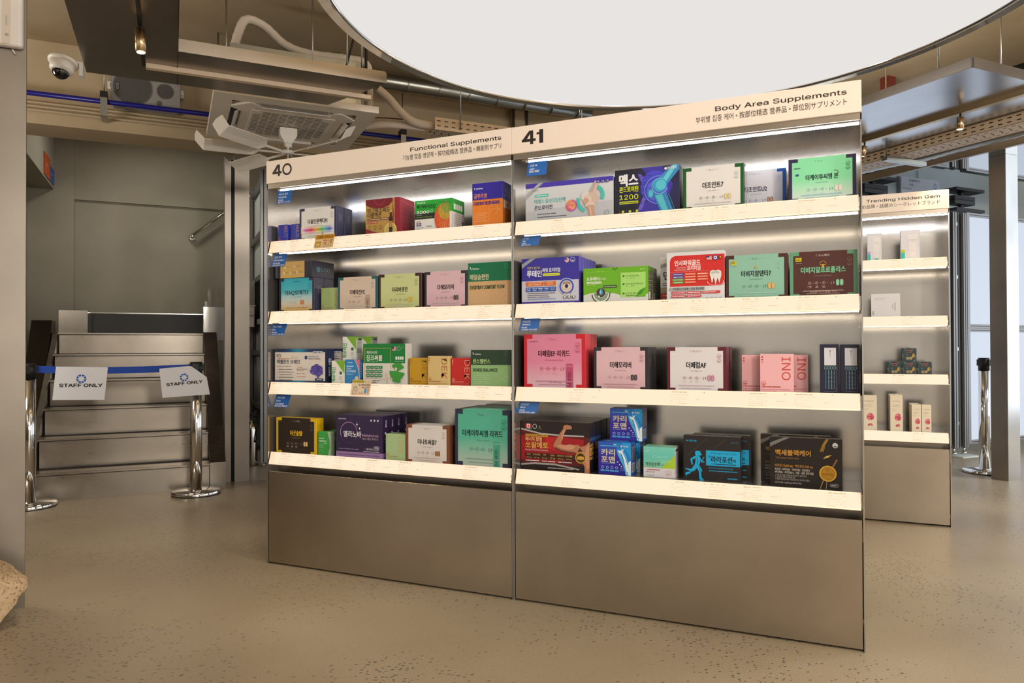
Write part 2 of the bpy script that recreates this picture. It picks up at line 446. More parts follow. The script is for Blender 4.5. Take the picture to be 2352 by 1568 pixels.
t = T('light_trough', (1.1, -1.7, 2.35), label='L-shaped dark steel light trough over the air conditioner', cat='light fitting')
mb = MB(); mb.prism([(.43, -5.2), (.838, -5.2), (.838, -1.925), (1.815, -1.925), (1.60, -1.46), (.43, -1.46)], 2.352, 2.358)
t.part('pan', mb, 'steel_dark')
mb = MB(); mb.box(.84, 1.816, -1.932, -1.926, 2.350, 2.405); mb.box(.836, 1.81, -1.932, -1.90, 2.405, 2.409); t.part('fascia', mb, 'steel_panel')
mb = MB(); mb.prism([(1.815, -1.925), (1.60, -1.46), (1.605, -1.455), (1.82, -1.922)], 2.352, 2.40); t.part('end_cap', mb, 'steel_panel')
mb = MB(); mb.box(.8365, .8395, -5.2, -1.46, 2.349, 2.352); t.part('seam', mb, 'black')
mb = MB(); mb.box(.70, 1.79, -1.716, -1.684, 2.33, 2.352); t.part('track', mb, 'tray_paint')
mb = MB(); mb.box(.683, .699, -5.2, -1.70, 2.338, 2.352); t.part('track', mb, 'black')
for u, v in ((.6, -1.6), (1.5, -1.6), (1.72, -1.8), (1.66, -1.72), (.6, -2.6)):
    mb = MB(); mb.tube([(u, v, 2.358), (u, v, 3.0)], .0045, 8); t.part('hanger_rod', mb, 'galvanised')
spot(.691, -2.2, 2.338, 'small brushed metal spotlight shining below the dark L-shaped trough', 'spotlights on the light troughs', (.05, -.05))

t = T('light_trough', (4.5, -2.5, 2.25), label='wide polished steel light trough above the small back shelf', cat='light fitting')
mb = MB(); mb.box(4.11, 4.94, -3.49, -.9, 2.252, 2.258); t.part('pan', mb, 'steel_hood')
mb = MB(); mb.box(4.10, 4.109, -3.5, -.9, 2.25, 2.292); mb.box(4.10, 4.945, -3.5, -3.492, 2.25, 2.292); mb.box(4.941, 4.947, -3.49, -.9, 2.25, 2.292); t.part('fascia', mb, 'steel_panel')
mb = MB(); mb.box(4.10, 4.947, -3.5, -.9, 2.292, 2.296); t.part('lid', mb, 'steel_panel')
mb = MB(); mb.box(4.62, 4.656, -3.49, -1.2, 2.226, 2.252); t.part('track', mb, 'steel_brass')
for u, v in ((4.3, -3.2), (4.8, -3.2), (4.3, -1.4), (4.8, -1.4)):
    mb = MB(); mb.tube([(u, v, 2.296), (u, v, 3.0)], .0045, 8); t.part('hanger_rod', mb, 'galvanised')
spot(4.638, -3.085, 2.226, 'small brushed metal spotlight hanging upright under the wide polished trough', 'spotlights on the light troughs', (.0, .06), .062, .018)
spot(4.638, -2.487, 2.226, 'small brushed metal spotlight half hidden by the tall shelf edge', 'spotlights on the light troughs', (.0, .35), .062, .018)

# red steel hanger post above the wide trough
mb = MB(); mb.box(5.635, 5.715, -1.88, -1.81, 2.6, 3.0); single('ceiling_post', mb, 'rust_paint', (5.675, -1.845, 2.6), label='short rust-red steel post hanging from the ceiling', cat='post')

# ------------------------------------------------------------------ air conditioner
c0, c1, d0, d1 = 1.015, 1.905, -1.437, -.547
cu, cv = (c0+c1)/2, (d0+d1)/2
t = T('air_conditioner', (cu, cv, 2.35), label='white square cassette air conditioner hung below the ceiling', cat='air conditioner')
mb = MB()
fw = .10
for (x0, x1, y0, y1) in ((c0, c1, d0, d0+fw), (c0, c1, d1-fw, d1), (c0, c0+fw, d0+fw, d1-fw), (c1-fw, c1, d0+fw, d1-fw)):
    mb.box(x0, x1, y0, y1, 2.35, 2.378)
mb.box(c0, c1, d0, d1, 2.378, 2.388)
ac_frame = t.part('panel', mb, 'white_plastic')
mb = MB(); mb.box(c0+fw, c1-fw, d0+fw, d1-fw, 2.370, 2.3779); t.part('duct_opening', mb, 'black')
# centre panel: square with a notch for each of the four slots
a, n_, s_ = .345, .06, .235
poly = []
for k in range(4):
    q = Matrix.Rotation(k*PI/2, 2)
    for x, y in ((a, -a+.09), (a, -s_), (a-n_, -s_+.05), (a-n_, s_-.05), (a, s_), (a, a-.09), (a-.09, a)):
        w = q @ Vector((x, y)); poly.append((cu+w.x, cv+w.y))
mb = MB(); mb.prism(poly, 2.3445, 2.3699); t.part('centre_panel', mb, 'white_plastic')
mb = MB()
gr = .235
mb.box(cu-gr, cu+gr, cv-gr, cv+gr, 2.341, 2.3444)
for i in range(18):
    y = cv-gr+.018+i*(2*gr-.036)/17
    for j in range(9):
        x = cu-gr+.014+j*(2*gr-.028)/9
        if abs(x+.02-cu) > gr-.05 and abs(y-cv) > gr-.05: continue
        mb.box(x, x+.042, y-.0045, y+.0045, 2.3402, 2.3409, 1)
t.part('intake_grille', mb, ['white_plastic', 'grille_grey'])
for k in range(4):
    q = Matrix.Rotation(k*PI/2, 3, 'Z'); mb = MB()
    p = [q @ Vector(x) for x in ((a-.05, -.19, .003), (a-.05, .19, .003), (a-.022, .185, -.016), (a-.022, -.185, -.016))]
    P = [(cu+x.x, cv+x.y, 2.352+x.z) for x in p]
    mb.face(P); mb.face([(x, y, z-.003) for x, y, z in P[::-1]])
    for i in range(4):
        A, B = P[i], P[(i+1) % 4]; mb.face([A, (A[0], A[1], A[2]-.003), (B[0], B[1], B[2]-.003), B])
    t.part('louver', mb, 'white_plastic')
mb = MB(); mb.box(cu-.36, cu+.36, cv-.36, cv+.36, 2.388, 2.66); t.part('body', mb, 'galvanised')
for x in (-.38, .38):
    for y in (-.38, .38):
        mb = MB(); mb.tube([(cu+x, cv+y, 2.388), (cu+x, cv+y, 3.0)], .0045, 8); t.part('hanger_rod', mb, 'galvanised')

# breeze fan under it
hub = Vector((1.462, -.955, 2.19))
t = T('ceiling_fan', tuple(hub), label='white fan with bent-tip blades mounted under the cassette air conditioner', cat='fan')
mb = MB()
mb.prism([(-.05, -.032), (.05, -.032), (.05, .032), (-.05, .032)], 2.29, 2.336)
mb.v = [(x+hub.x, y+hub.y, z) for x, y, z in mb.v]
mb2 = [(-.05, 2.29), (.05, 2.29), (.022, 2.245), (-.022, 2.245)]
b = len(mb.v)
for s in (-1, 1): mb.v += [(hub.x+x, hub.y+s*(.032 if z > 2.27 else .02), z) for x, z in mb2]
for f in ((0, 1, 2, 3), (7, 6, 5, 4), (0, 4, 5, 1), (1, 5, 6, 2), (2, 6, 7, 3), (3, 7, 4, 0)): mb.f.append(tuple(b+i for i in f)); mb.m.append(0); mb.c.append(None); mb.sm.append(False)
mb.lathe([(.024, 2.25), (.024, 2.225), (.006, 2.222), (.006, 2.20)], (hub.x, hub.y, 0), 20)
t.part('mount', mb, 'white_plastic')
mb = MB(); mb.lathe([(.012, 2.205), (.036, 2.20), (.036, 2.185), (.02, 2.18)], (hub.x, hub.y, 0), 24); t.part('hub', mb, 'white_plastic')
mb = MB(); mb.tube([(hub.x, hub.y, 2.183), (hub.x, hub.y, 2.09)], .0025, 8); t.part('pull_rod', mb, 'white_plastic')
for deg, dz in ((126, -.035), (184, -.012), (216, .012), (303, .02), (356, -.01), (62, -.03)):
    R = Matrix.Rotation(math.radians(deg), 3, 'Z'); mb = MB()
    def q(r, w, z): p = R @ Vector((r, w, 0)); return (hub.x+p.x, hub.y+p.y, hub.z+z+dz*r/.5)
    sec = [(.03, .004, .004), (.17, .005, .004), (.20, .03, .042), (.24, .04, .05), (.30, .04, .052), (.46, .036, .05), (.48, .034, .048)]
    rows = [[q(r, -a_, -.004-.018*(r > .18)), q(r, 0, 0), q(r, b_, .004+.020*(r > .18))] for r, a_, b_ in sec]
    rows.append([q(.525, -.034, .030), q(.53, 0, .052), q(.525, .045, .07)])
    vb = len(mb.v)
    for rw in rows: mb.v += rw
    for rw in rows: mb.v += [(x, y, z-.003) for x, y, z in rw]
    nr = len(rows)
    for i in range(nr-1):
        for j in range(2):
            A = vb+i*3+j
            for f in ((A, A+1, A+4, A+3), (A+nr*3+3, A+nr*3+4, A+nr*3+1, A+nr*3)): mb.f.append(f); mb.m.append(0); mb.c.append(None); mb.sm.append(False)
    for i in range(nr-1):
        for j in (0, 2):
            A = vb+i*3+j; mb.f.append((A, A+3, A+3+nr*3, A+nr*3)); mb.m.append(0); mb.c.append(None); mb.sm.append(False)
    t.part('blade', mb, 'white_plastic')

# ------------------------------------------------------------------ pipes, hoses, ducts, trays
def tube_thing(name, pts, r, m, label, cat, group=None, n=14, rs=None, sub=6, ribs=0):
    P = [Vector(p) for p in pts]; out = []
    for i in range(len(P)-1):                          # Catmull-Rom
        p0, p1, p2, p3 = P[max(i-1, 0)], P[i], P[i+1], P[min(i+2, len(P)-1)]
        for k in range(sub):
            f = k/sub; out.append(.5*((2*p1)+(p2-p0)*f+(2*p0-5*p1+4*p2-p3)*f*f+(3*p1-p0-3*p2+p3)*f**3))
    out.append(P[-1]); mb = MB()
    rr = [r*(1+.07*(i % 2)) for i in range(len(out))] if ribs else None
    mb.tube(out, r, n, rs=rr)
    return single(name, mb, m, tuple(P[0]), label=label, cat=cat, group=group)

tube_thing('insulated_hose', [(1.13, -1.18, 2.67), (1.155, -1.18, 2.78), (1.20, -1.17, 2.875), (1.30, -1.16, 2.86), (1.42, -1.15, 2.775), (1.56, -1.15, 2.745), (1.78, -1.13, 2.76), (1.90, -1.12, 2.755), (1.93, -1.10, 2.68), (1.93, -1.10, 2.42)], .024, 'hose', 'white wrapped hose arching up and over the air conditioner', 'hose', ribs=1)
tube_thing('insulated_hose', [(1.96, -1.2, 2.58), (2.03, -1.2, 2.53), (2.10, -1.2, 2.46), (2.20, -1.17, 2.415), (2.36, -1.14, 2.415), (2.6, -1.13, 2.42)], .027, 'hose', 'white wrapped hose sagging from the light trough into the perforated tray', 'hose', n=8)
tube_thing('insulated_hose', [(1.935, -1.0, 2.40), (2.02, -1.08, 2.40), (2.15, -1.12, 2.40), (2.3, -1.1, 2.405)], .023, 'hose', 'short white wrapped hose running level from air conditioner to tray', 'hose')
tube_thing('cable', [(1.905, -1.02, 2.435), (2.0, -1.08, 2.44), (2.15, -1.12, 2.437), (2.3, -1.1, 2.44)], .004, 'rust_paint', 'thin dark red cable above the level white hose', 'cable', n=8)
tube_thing('cable', [(1.80, -1.5, 3.0), (1.76, -1.5, 2.8), (1.70, -1.5, 2.56), (1.67, -1.5, 2.45)], .006, 'black', 'slanting black cable beside the hanger rods', 'cable', n=8)
tube_thing('cable', [(1.83, -1.45, 3.0), (1.828, -1.45, 2.7), (1.826, -1.45, 2.42)], .008, 'black', 'straight black cable dropping beside the hanger rods', 'cable', n=8)

t = T('spiral_duct', (1.4, -.4, 2.93), label='galvanised ventilation duct running along the beige beam', cat='duct')
mb = MB(); mb.tube([(1.2, -.4, 2.93), (3.95, -.4, 2.93)], .055, 24); t.part('pipe', mb, 'galvanised')
for k in range(9):
    x = 1.9+k*.24; mb = MB(); mb.tube([(x, -.4, 2.93), (x+.012, -.4, 2.93)], .058, 24); t.part('joint_ring', mb, 'galvanised')

def hanger(u, label):
    t = T('pipe_hanger', (u, -.08, 2.56), label=label, cat='bracket', group='hangers holding the blue pipe')
    mb = MB(); mb.box(u-.022, u+.022, -.18, -.10, 2.63, 2.668); t.part('clamp', mb, 'black')
    mb = MB(); mb.box(u-.02, u+.02, -.170, -.161, 2.51, 2.63); mb.box(u-.02, u+.02, -.16, -.004, 2.51, 2.515); mb.tube([(u, -.14, 2.668), (u, -.14, 3.0)], .004, 8); t.part('strap', mb, 'galvanised')
mb = MB(); mb.tube([(-1.24, -.14, 2.609), (3.3, -.14, 2.609)], .0165, 14); single('conduit', mb, 'blue_pipe', (-1.24, -.14, 2.609), label='long dark blue pipe running along the beige beam', cat='pipe')
for k, (v, z) in enumerate(((-.03, 2.585), (-.03, 2.56), (-.03, 2.535))):
    mb = MB(); mb.tube([(-1.24, v, z), (3.3, v, z)], .007, 8)
    single('conduit', mb, 'beige_paint', (-1.24, v, z), label=['thin beige conduit just below the dark blue pipe', 'thin beige conduit between two others under the blue pipe', 'lowest thin beige conduit under the dark blue pipe'][k], cat='pipe', group='thin conduits under the blue pipe')
hanger(.41, 'metal clamp holding the blue pipe below the wall speaker'); hanger(2.43, 'metal clamp holding the blue pipe above shelf 40')

def tray(u0, u1, v0, v1, zb, zt, along, label, side):
    """perforated tray: one upright flange and a slotted floor"""
    t = T('cable_tray', (u0, v0, zb), label=label, cat='cable tray', group='perforated cable trays')
    mb = MB(); mb.box(u0, u1, v0, v1, zb, zb+.003)
    L = (u1-u0) if along == 'u' else (v1-v0); n = int(L/.05)
    for k in range(n):
        for j, (f, wd) in enumerate(((.18, .4), (.5, .16), (.8, .4))):
            a = k*.05+.012
            if along == 'u': q = (u0+a, u0+a+.022*(.4 if j == 1 else 1), v0+(v1-v0)*f-.003, v0+(v1-v0)*f+.003)
            else: q = (u0+(u1-u0)*f-.003, u0+(u1-u0)*f+.003, v0+a, v0+a+.022*(.4 if j == 1 else 1))
            mb.box(*q, zb-.0006, zb, 1)
        if along == 'u': mb.prism([(u0+k*.05+.008, v0+(v1-v0)*.3), (u0+k*.05+.013, v0+(v1-v0)*.3), (u0+k*.05+.035, v0+(v1-v0)*.68), (u0+k*.05+.03, v0+(v1-v0)*.68)], zb-.0006, zb, 1)
        else: mb.prism([(u0+(u1-u0)*.3, v0+k*.05+.008), (u0+(u1-u0)*.3, v0+k*.05+.013), (u0+(u1-u0)*.68, v0+k*.05+.035), (u0+(u1-u0)*.68, v0+k*.05+.03)], zb-.0006, zb, 1)
    t.part('tray_floor', mb, ['white_paint', 'black'])
    for s in (0, 1):
        mb = MB()
        if along == 'u': v = v0 if s == 0 else v1-.002; mb.box(u0, u1, v, v+.002, zb, zt)
        else: u = u0 if s == 0 else u1-.002; mb.box(u, u+.002, v0, v1, zb, zt)
        for k in range(n):
            for z in (zb+(zt-zb)*.32, zb+(zt-zb)*.72):
                a = k*.05+.014
                if along == 'u': mb.box(u0+a, u0+a+.024, v-.0006, v, z-.003, z+.003, 1)
                else: mb.box(u-.0006, u, v0+a, v0+a+.024, z-.003, z+.003, 1)
        t.part('side_flange', mb, ['tray_paint', 'black'])
    return t
t = tray(2.33, 3.6, -1.2, -1.05, 2.375, 2.455, 'u', 'beige perforated cable tray above the heading of shelf 40', 0)
for u in (2.5, 3.4):
    mb = MB(); mb.tube([(u, -1.21, 2.39), (u, -1.21, 3.0)], .0045, 8); t.part('hanger_rod', mb, 'galvanised')
t = tray(4.995, 5.17, -3.9, -1.0, 2.20, 2.26, 'v', 'long perforated cable tray beside the wide polished light trough', 0)
mb = MB(); mb.box(4.935, 5.31, -2.41, -2.37, 2.172, 2.198); mb.box(4.935, 5.31, -2.405, -2.375, 2.176, 2.194); t.part('strut', mb, 'galvanised')
for v in (-2.39, -1.5):
    mb = MB(); mb.tube([(4.955, v, 2.18), (4.955, v, 3.0)], .0045, 8); t.part('hanger_rod', mb, 'galvanised')
tube_thing('foil_duct', [(5.66, -3.6, 2.36), (5.62, -2.9, 2.34), (5.6, -2.5, 2.335), (5.6, -2.2, 2.33), (5.6, -1.9, 2.345), (5.6, -1.5, 2.35)], .042, 'galvanised', 'crinkled silver foil duct above the cable tray', 'duct', ribs=1, sub=9)

# ------------------------------------------------------------------ security camera, speaker, diffuser, wall sign
t = T('security_camera', (.34, -1.56, 2.30), label='white dome security camera on a wall arm beside the steel trough', cat='security camera')
tl = Matrix.Rotation(math.radians(-14), 3, 'X') @ Matrix.Rotation(math.radians(10), 3, 'Y')
cc0 = (.345, -1.58, 2.338)
mb = MB(); mb.lathe([(.062, .016), (.066, .008), (.064, 0), (.054, -.003)], cc0, 36, rot=tl); mb.box(.35, .4285, -1.60, -1.55, 2.344, 2.351); mb.box(.412, .4285, -1.60, -1.53, 2.285, 2.344); t.part('mount', mb, 'white_plastic')
mb = MB(); mb.lathe([(.052, -.003), (.052, -.026), (.050, -.036), (.037, -.05), (.034, -.048)], cc0, 36, rot=tl); t.part('casing', mb, 'white_plastic')
mb = MB(); mb.lathe([(.0365*math.sin(a*PI/2/8), -.046-.034*math.cos(a*PI/2/8)) for a in range(1, 9)][::-1], cc0, 32, rot=tl); t.part('dome', mb, 'dome_glass')

t = T('wall_speaker', (.655, -.02, 2.60), label='grey two-cone wall speaker on the beige beam above the blue pipe', cat='speaker')
mb = MB()
mb.prism([(.452, 2.62), (.46, 2.61), (.85, 2.61), (.862, 2.63), (.866, 2.74), (.862, 2.85), (.85, 2.87), (.46, 2.87), (.452, 2.86), (.446, 2.74)], -.11, -.012, ax='y'); t.part('cabinet', mb, 'grey_plastic')
def disc(mb, x, z, r, y0, y1, n=32, m=0):
    mb.prism([(x+math.cos(2*PI*k/n)*r, z+math.sin(2*PI*k/n)*r) for k in range(n)], y0, y1, m, ax='y')
for nm, x, z, r in (('woofer_grille', .575, 2.737, .118), ('tweeter_grille', .772, 2.737, .052), ('bass_port', .735, 2.825, .017), ('bass_port', .735, 2.651, .017)):
    mb = MB(); disc(mb, x, z, r, -.114, -.1102); 
    if r > .03:
        k = int(r/.0075)
        for i in range(-k, k+1):
            for j in range(-k, k+1):
                px, pz = i*.0075+(j % 2)*.0037, j*.0065
                if px*px+pz*pz < (r*.94)**2: mb.box(x+px-.0017, x+px+.0017, -.1146, -.1141, z+pz-.0017, z+pz+.0017, 1)
    t.part(nm, mb, ['grille_grey', 'black'])
mb = MB(); mb.box(.476, .496, -.1156, -.1147, 2.71, 2.758); mb.box(.480, .492, -.1162, -.1157, 2.714, 2.754, 1); mb.box(.484, .488, -.1168, -.1163, 2.718, 2.75); mb.box(.483, .490, -.1168, -.1163, 2.732, 2.736); t.part('badge', mb, ['black', 'grey_plastic'])
for u in (.425, .868): 
    mb = MB(); mb.box(u, u+.02, -.09, -.05, 2.715, 2.765); mb.box(u+.004, u+.016, -.10, -.03, 2.73, 2.75); t.part('bracket', mb, 'white_plastic')

t = T('scent_diffuser', (.24, -2.29, 2.12), label='white plastic scent diffuser fixed high on the steel screen', cat='diffuser')
mb = MB(); mb.box(.12, .300, -2.335, -2.2925, 2.125, 2.325); t.part('casing', mb, 'white_plastic', bevel=.014, seg=3)
mb = MB(); mb.box(.236, .262, -2.3362, -2.3352, 2.13, 2.32); t.part('face_strip', mb, 'white_paint')
mb = MB(); mb.lathe([(.007, 0), (.007, .0015), (.005, .0015), (.005, .0005)], (.246, -2.3362, 2.312), 24, rot=Matrix.Rotation(PI/2, 3, 'X')); t.part('button', mb, 'black')
mb = MB(); A = Art(mb, .2, .2, (.24, -2.3362, 2.32), (0, 0, -1), (1, 0, 0), (0, -1, 0)); A.t('ScentOn', .42, .03, .07, '9a948c', 'l', 0.)
for k in range(6): A.e(.78+.02*math.cos(k*1.05), .055+.02*math.sin(k*1.05), .008, '6a645c')
t.part('lettering', mb, 'print')
mb = MB(); mb.face([(.26, -2.30, 2.124), (.266, -2.30, 2.124), (.275, -2.31, 2.105), (.27, -2.31, 2.105)]); t.part('cord', mb, 'white_plastic')

t = T('toilet_sign', (-.14, 1.9, 2.46), label='orange and blue double sign projecting on the grey wall by the stairs', cat='sign')
for c, v0, v1, z0, z1 in (('c8501e', 1.585, 1.895, 2.462, 2.648), ('1f58b4', 1.90, 2.135, 2.47, 2.60)):
    mb = MB(); mb.box(-.158, -.152, v0, v1, z0, z1, 0, cc(c)); A = Art(mb, v1-v0, z1-z0, (-.152, v0, z0), (0, 1, 0), (0, 0, 1), (1, 0, 0))
    for k in range(3): A.dash(.25+.15*k, .35+.15*k, .3+.1*k, .3, 'e0a890' if c[0] == 'c' else 'a8c0e0', 3+k)
    t.part('plate', mb, 'print')

# ------------------------------------------------------------------ staircase
t = T('staircase', (.53, 0, 0), label='worn stainless steel staircase behind the staff only belt', cat='stairs')
RISE = (.172, .372, .562, .756, .947, 1.118)
z0 = 0
for k, z in enumerate(RISE):
    v = k*.24; mb = MB()
    mb.box(0 if k else -.01, 1.058, v+.02, v+.03, z0, z-.0); mb.box(-.008 if k else -.01, 1.06, v-.004, v+.25, z-.012, z)
    mb.box(-.006, 1.058, v-.0055, v-.004, z-.0135, z-.0095, 1); mb.box(0, 1.058, v+.2, v+.236, z, z+.006, 1)  # dark strips paint in the shadow lines under nosing and behind tread
    t.part('step', mb, ['steel_stair', 'plinth_step_shade']); z0 = z
for nm, u0, u1 in (('stringer', 1.062, 1.166),):
    mb = MB(); mb.prism([(0, 0), (1.5, 0), (1.5, 1.15), (1.2, 1.13), (.02, .18), (0, .18)], u0, u1, ax='x'); mb.prism([(-.004, 0), (0, 0), (0, .18), (-.004, .18)], u0, u1, 1, ax='x'); t.part(nm, mb, ['steel_brown', 'steel_stair'])
mb = MB(); mb.prism([(-.02, 0), (1.5, 0), (1.5, 1.12), (1.26, 1.12), (-.02, .13)], -.05, -.012, ax='x'); t.part('stringer', mb, 'steel_stair')
mb = MB(); mb.prism([(.35, 0), (1.5, 0), (1.5, 1.22), (1.30, 1.22)], -.20, -.06, ax='x'); t.part('side_panel', mb, 'steel_brown')
mb = MB(); mb.box(-.02, 1.06, 1.44, 2.15, 1.10, 1.118); t.part('landing', mb, 'steel_stair')
mb = MB(); mb.box(.17, 1.063, 1.36, 1.40, 1.118, 1.285); mb.box(.17, 1.063, 1.355, 1.405, 1.285, 1.293, 1); t.part('back_guard', mb, ['black', 'steel_bright'])
mb = MB(); mb.box(-.01, .193, 1.26, 1.36, 1.118, 1.302); t.part('end_post', mb, 'steel_bright')
mb = MB(); mb.box(1.064, 1.25, 1.26, 2.0, 1.06, 1.35); t.part('end_post', mb, 'steel_bright')

t = T('handrail', (.99, 2.16, 2.05), label='short steel handrail climbing the grey wall above the stairs', cat='handrail')
mb = MB(); mb.tube([(1.0, 2.135, 2.095), (1.75, 2.135, 2.72)], .018, 14); t.part('rail', mb, 'chrome')
mb = MB(); mb.tube([(1.0, 2.135, 2.095), (.995, 2.14, 2.075), (.995, 2.196, 2.07)], .014, 12); mb.lathe([(.03, 0), (.03, .006), (.02, .01)], (.995, 2.199, 2.07), 20, rot=Matrix.Rotation(PI/2, 3, 'X')); t.part('wall_bracket', mb, 'chrome')

mb = MB(); mb.box(1.10, 1.17, 1.30, 1.38, 1.352, 1.53, faces='xXyYZ'); single('display_case', mb, 'clear_sheet' if 'clear_sheet' in M else 'glass', (1.13, 1.34, 1.352), label='small clear acrylic case standing on the steel stair post', cat='case')
mb = MB(); mb.box(1.075, 1.095, 1.29, 1.293, 1.351, 1.40); single('price_card', mb, 'paper', (1.08, 1.29, 1.351), label='tiny white card beside the clear case on the stair post', cat='card')

t = T('side_counter', (1.42, 1.6, 1.16), label='narrow stainless counter with a glass guard behind the steel column', cat='counter')
mb = MB(); mb.box(1.37, 1.475, 1.2, 2.2, 1.18, 1.36); mb.box(1.365, 1.48, 1.19, 1.2, 1.275, 1.279, 1); mb.box(1.36, 1.485, 1.19, 2.2, 1.36, 1.37); t.part('cabinet', mb, ['steel_panel', 'black'])
mb = MB(); mb.box(1.478, 1.483, 1.2, 2.2, 1.37, 1.60); t.part('glass_guard', mb, 'glass')
mb = MB(); mb.box(1.40, 1.43, 2.16, 2.2, .0, 1.18); t.part('leg', mb, 'steel_panel')

t = T('fire_extinguisher', (1.435, .95, 0), label='chrome fire extinguisher on the floor behind the steel column', cat='fire extinguisher')
mb = MB(); mb.lathe([(.05, 0), (.055, .01), (.055, .30), (.048, .335), (.02, .36), (.018, .375)], (1.430, .95, 0), 28); t.part('cylinder', mb, 'chrome')
mb = MB(); mb.box(1.42, 1.46, .935, .965, .375, .40); mb.box(1.41, 1.475, .942, .958, .42, .432); mb.prism([(1.41, .40), (1.43, .40), (1.475, .455), (1.465, .465), (1.41, .43)], .942, .958, ax='y'); t.part('valve', mb, 'black')
mb = MB(); mb.tube([(1.46, .93, .39), (1.475, .90, .34), (1.465, .885, .25), (1.45, .884, .2)], .007, 8); t.part('hose', mb, 'black')

t = T('aluminium_rack', (1.51, .9, 0), label='tall aluminium profile rack standing behind shelf 40', cat='rack')
for u, v in ((1.515, .9), (1.515, 1.75)):
    mb = MB(); mb.box(u-.022, u+.03, v-.025, v+.025, .03, 2.5); mb.box(u-.001, u+.007, v-.0256, v-.025, .03, 2.5, 1); t.part('post', mb, ['alu', 'black'])
    mb = MB(); mb.tube([(u, v, .03), (u, v, .012)], .008, 10); mb.tube([(u, v, .012), (u, v, 0)], .02, 14); t.part('foot', mb, 'chrome')
for z in (.12, .47, .93, 1.2, 1.58, 1.95, 2.40):
    mb = MB(); mb.box(1.495, 1.543, .926, 1.724, z, z+.045); t.part('crossbar', mb, 'alu')
mb = MB(); mb.box(1.53, 1.538, .93, 1.72, .17, 2.39); t.part('panel', mb, 'pale_wall')

# ------------------------------------------------------------------ belt posts and paper signs
def post(u, v, label, belt=None, R=.155):
    t = T('barrier_post', (u, v, 0), label=label, cat='barrier post', group='chrome belt posts')
    mb = MB(); mb.lathe([(R, 0), (R, .006)], (u, v, 0), 48); mb.lathe([(R-.001, .006), (R, .022), (R-.006, .028), (.05, .036), (.001, .037)], (u, v, 0), 48, m=1, caps=False); t.part('base', mb, ['black', 'chrome'])
    mb = MB(); mb.lathe([(.038, .036), (.0375, .84)], (u, v, 0), 32); t.part('pole', mb, 'chrome')
    mb = MB(); mb.lathe([(.039, .80), (.039, .895), (.034, .897)], (u, v, 0), 32)
    for s in (-1, 1): mb.box(u+s*.040-.008, u+s*.040+.008, v-.013, v+.013, .835, .885); mb.box(u-.013, u+.013, v+s*.040-.008, v+s*.040+.008, .835, .885)
    t.part('belt_head', mb, 'black')
    if belt:
        mb = MB(); P = belt
        for (a, b) in zip(P, P[1:]):
            mb.face([(a[0], a[1], a[2]-.022), (b[0], b[1], b[2]-.022), (b[0], b[1], b[2]+.022), (a[0], a[1], a[2]+.022)])
            mb.face([(a[0], a[1]+.002, a[2]+.022), (b[0], b[1]+.002, b[2]+.022), (b[0], b[1]+.002, b[2]-.022), (a[0], a[1]+.002, a[2]-.022)])
        t.part('belt', mb, 'blue_belt')
post(.003, -.175, 'chrome belt post carrying the blue belt, beside the steel screen', [(.05+.87*k/10, -.165, .859-.012*math.sin(k/10*PI)) for k in range(11)])
post(.966, -.18, 'chrome belt post holding the far end of the blue belt')
post(6.584, -1.965, 'chrome belt post standing alone in front of the glowing light boxes')

def staff_sign(name, poly, cx, cz, rot, sc, y, label, curl=0.):
    mb = MB(); n = 16
    xs0 = min(p[0] for p in poly); xs1 = max(p[0] for p in poly)
    def yy(x, z): return y-curl*max(0, (x-xs0)/(xs1-xs0)-.35)**2
    # sheet split in strips so that it can bow away from the belt
    def zr(x):
        zs = []
        for a, b in zip(poly, poly[1:]+poly[:1]):
            if min(a[0], b[0])-1e-9 <= x <= max(a[0], b[0])+1e-9 and abs(b[0]-a[0]) > 1e-6: f = (x-a[0])/(b[0]-a[0]); zs.append(a[1]+(b[1]-a[1])*f)
        return min(zs), max(zs)
    xs = [xs0+(xs1-xs0)*(i/n*.998+.001) for i in range(n+1)]
    for a, b in zip(xs, xs[1:]):
        a0, a1 = zr(a); b0, b1 = zr(b)
        mb.face([(a, yy(a, 0), a0), (b, yy(b, 0), b0), (b, yy(b, 0), b1), (a, yy(a, 0), a1)], 0, cc('e6e4e8'))
        mb.face([(a, yy(a, 0)+.0008, a1), (b, yy(b, 0)+.0008, b1), (b, yy(b, 0)+.0008, b0), (a, yy(a, 0)+.0008, a0)], 0, cc('e6e4e8'))
    k0 = len(mb.v); A = Art(mb, 1, 1, (0, 0, 0), (1, 0, 0), (0, 0, 1), (0, -1, 0)); A.k = 14
    for k in range(8):                       # eight-petal flower mark
        a = k*PI/4+PI/8
        def P(r, w): return (.5+math.cos(a)*r-math.sin(a)*w, .5+math.sin(a)*r+math.cos(a)*w)
        A.p([P(.016, -.0035), P(.028, -.0095), P(.027, .0095), P(.016, .0035)], '1c5ab8')
    A.t('STAFF ONLY', .5, .448, .040, '26242a', 'c', .06, width=.24)
    cr, sr = math.cos(rot), math.sin(rot)
    for i in range(k0, len(mb.v)):
        x, q, z = mb.v[i]; x, z = (x-.5)*sc, (z-.5)*sc; X, Z = cx+x*cr-z*sr, cz+x*sr+z*cr
        mb.v[i] = (X, yy(X, Z)+q, Z)
    single(name, mb, 'print_matte', (cx, y, cz), label=label, cat='sign', group='staff only papers on the belt')
staff_sign('paper_sign', [(.128, .664), (.43, .655), (.437, .868), (.135, .876)], .287, .795, -.02, 1., -.168, 'flat white staff only paper hung on the middle of the blue belt')
staff_sign('paper_sign', [(.751, .661), (1.049, .678), (1.041, .786), (.93, .872), (.74, .855)], .890, .795, .085, .92, -.236, 'curling white staff only paper taped over the belt post', .045)

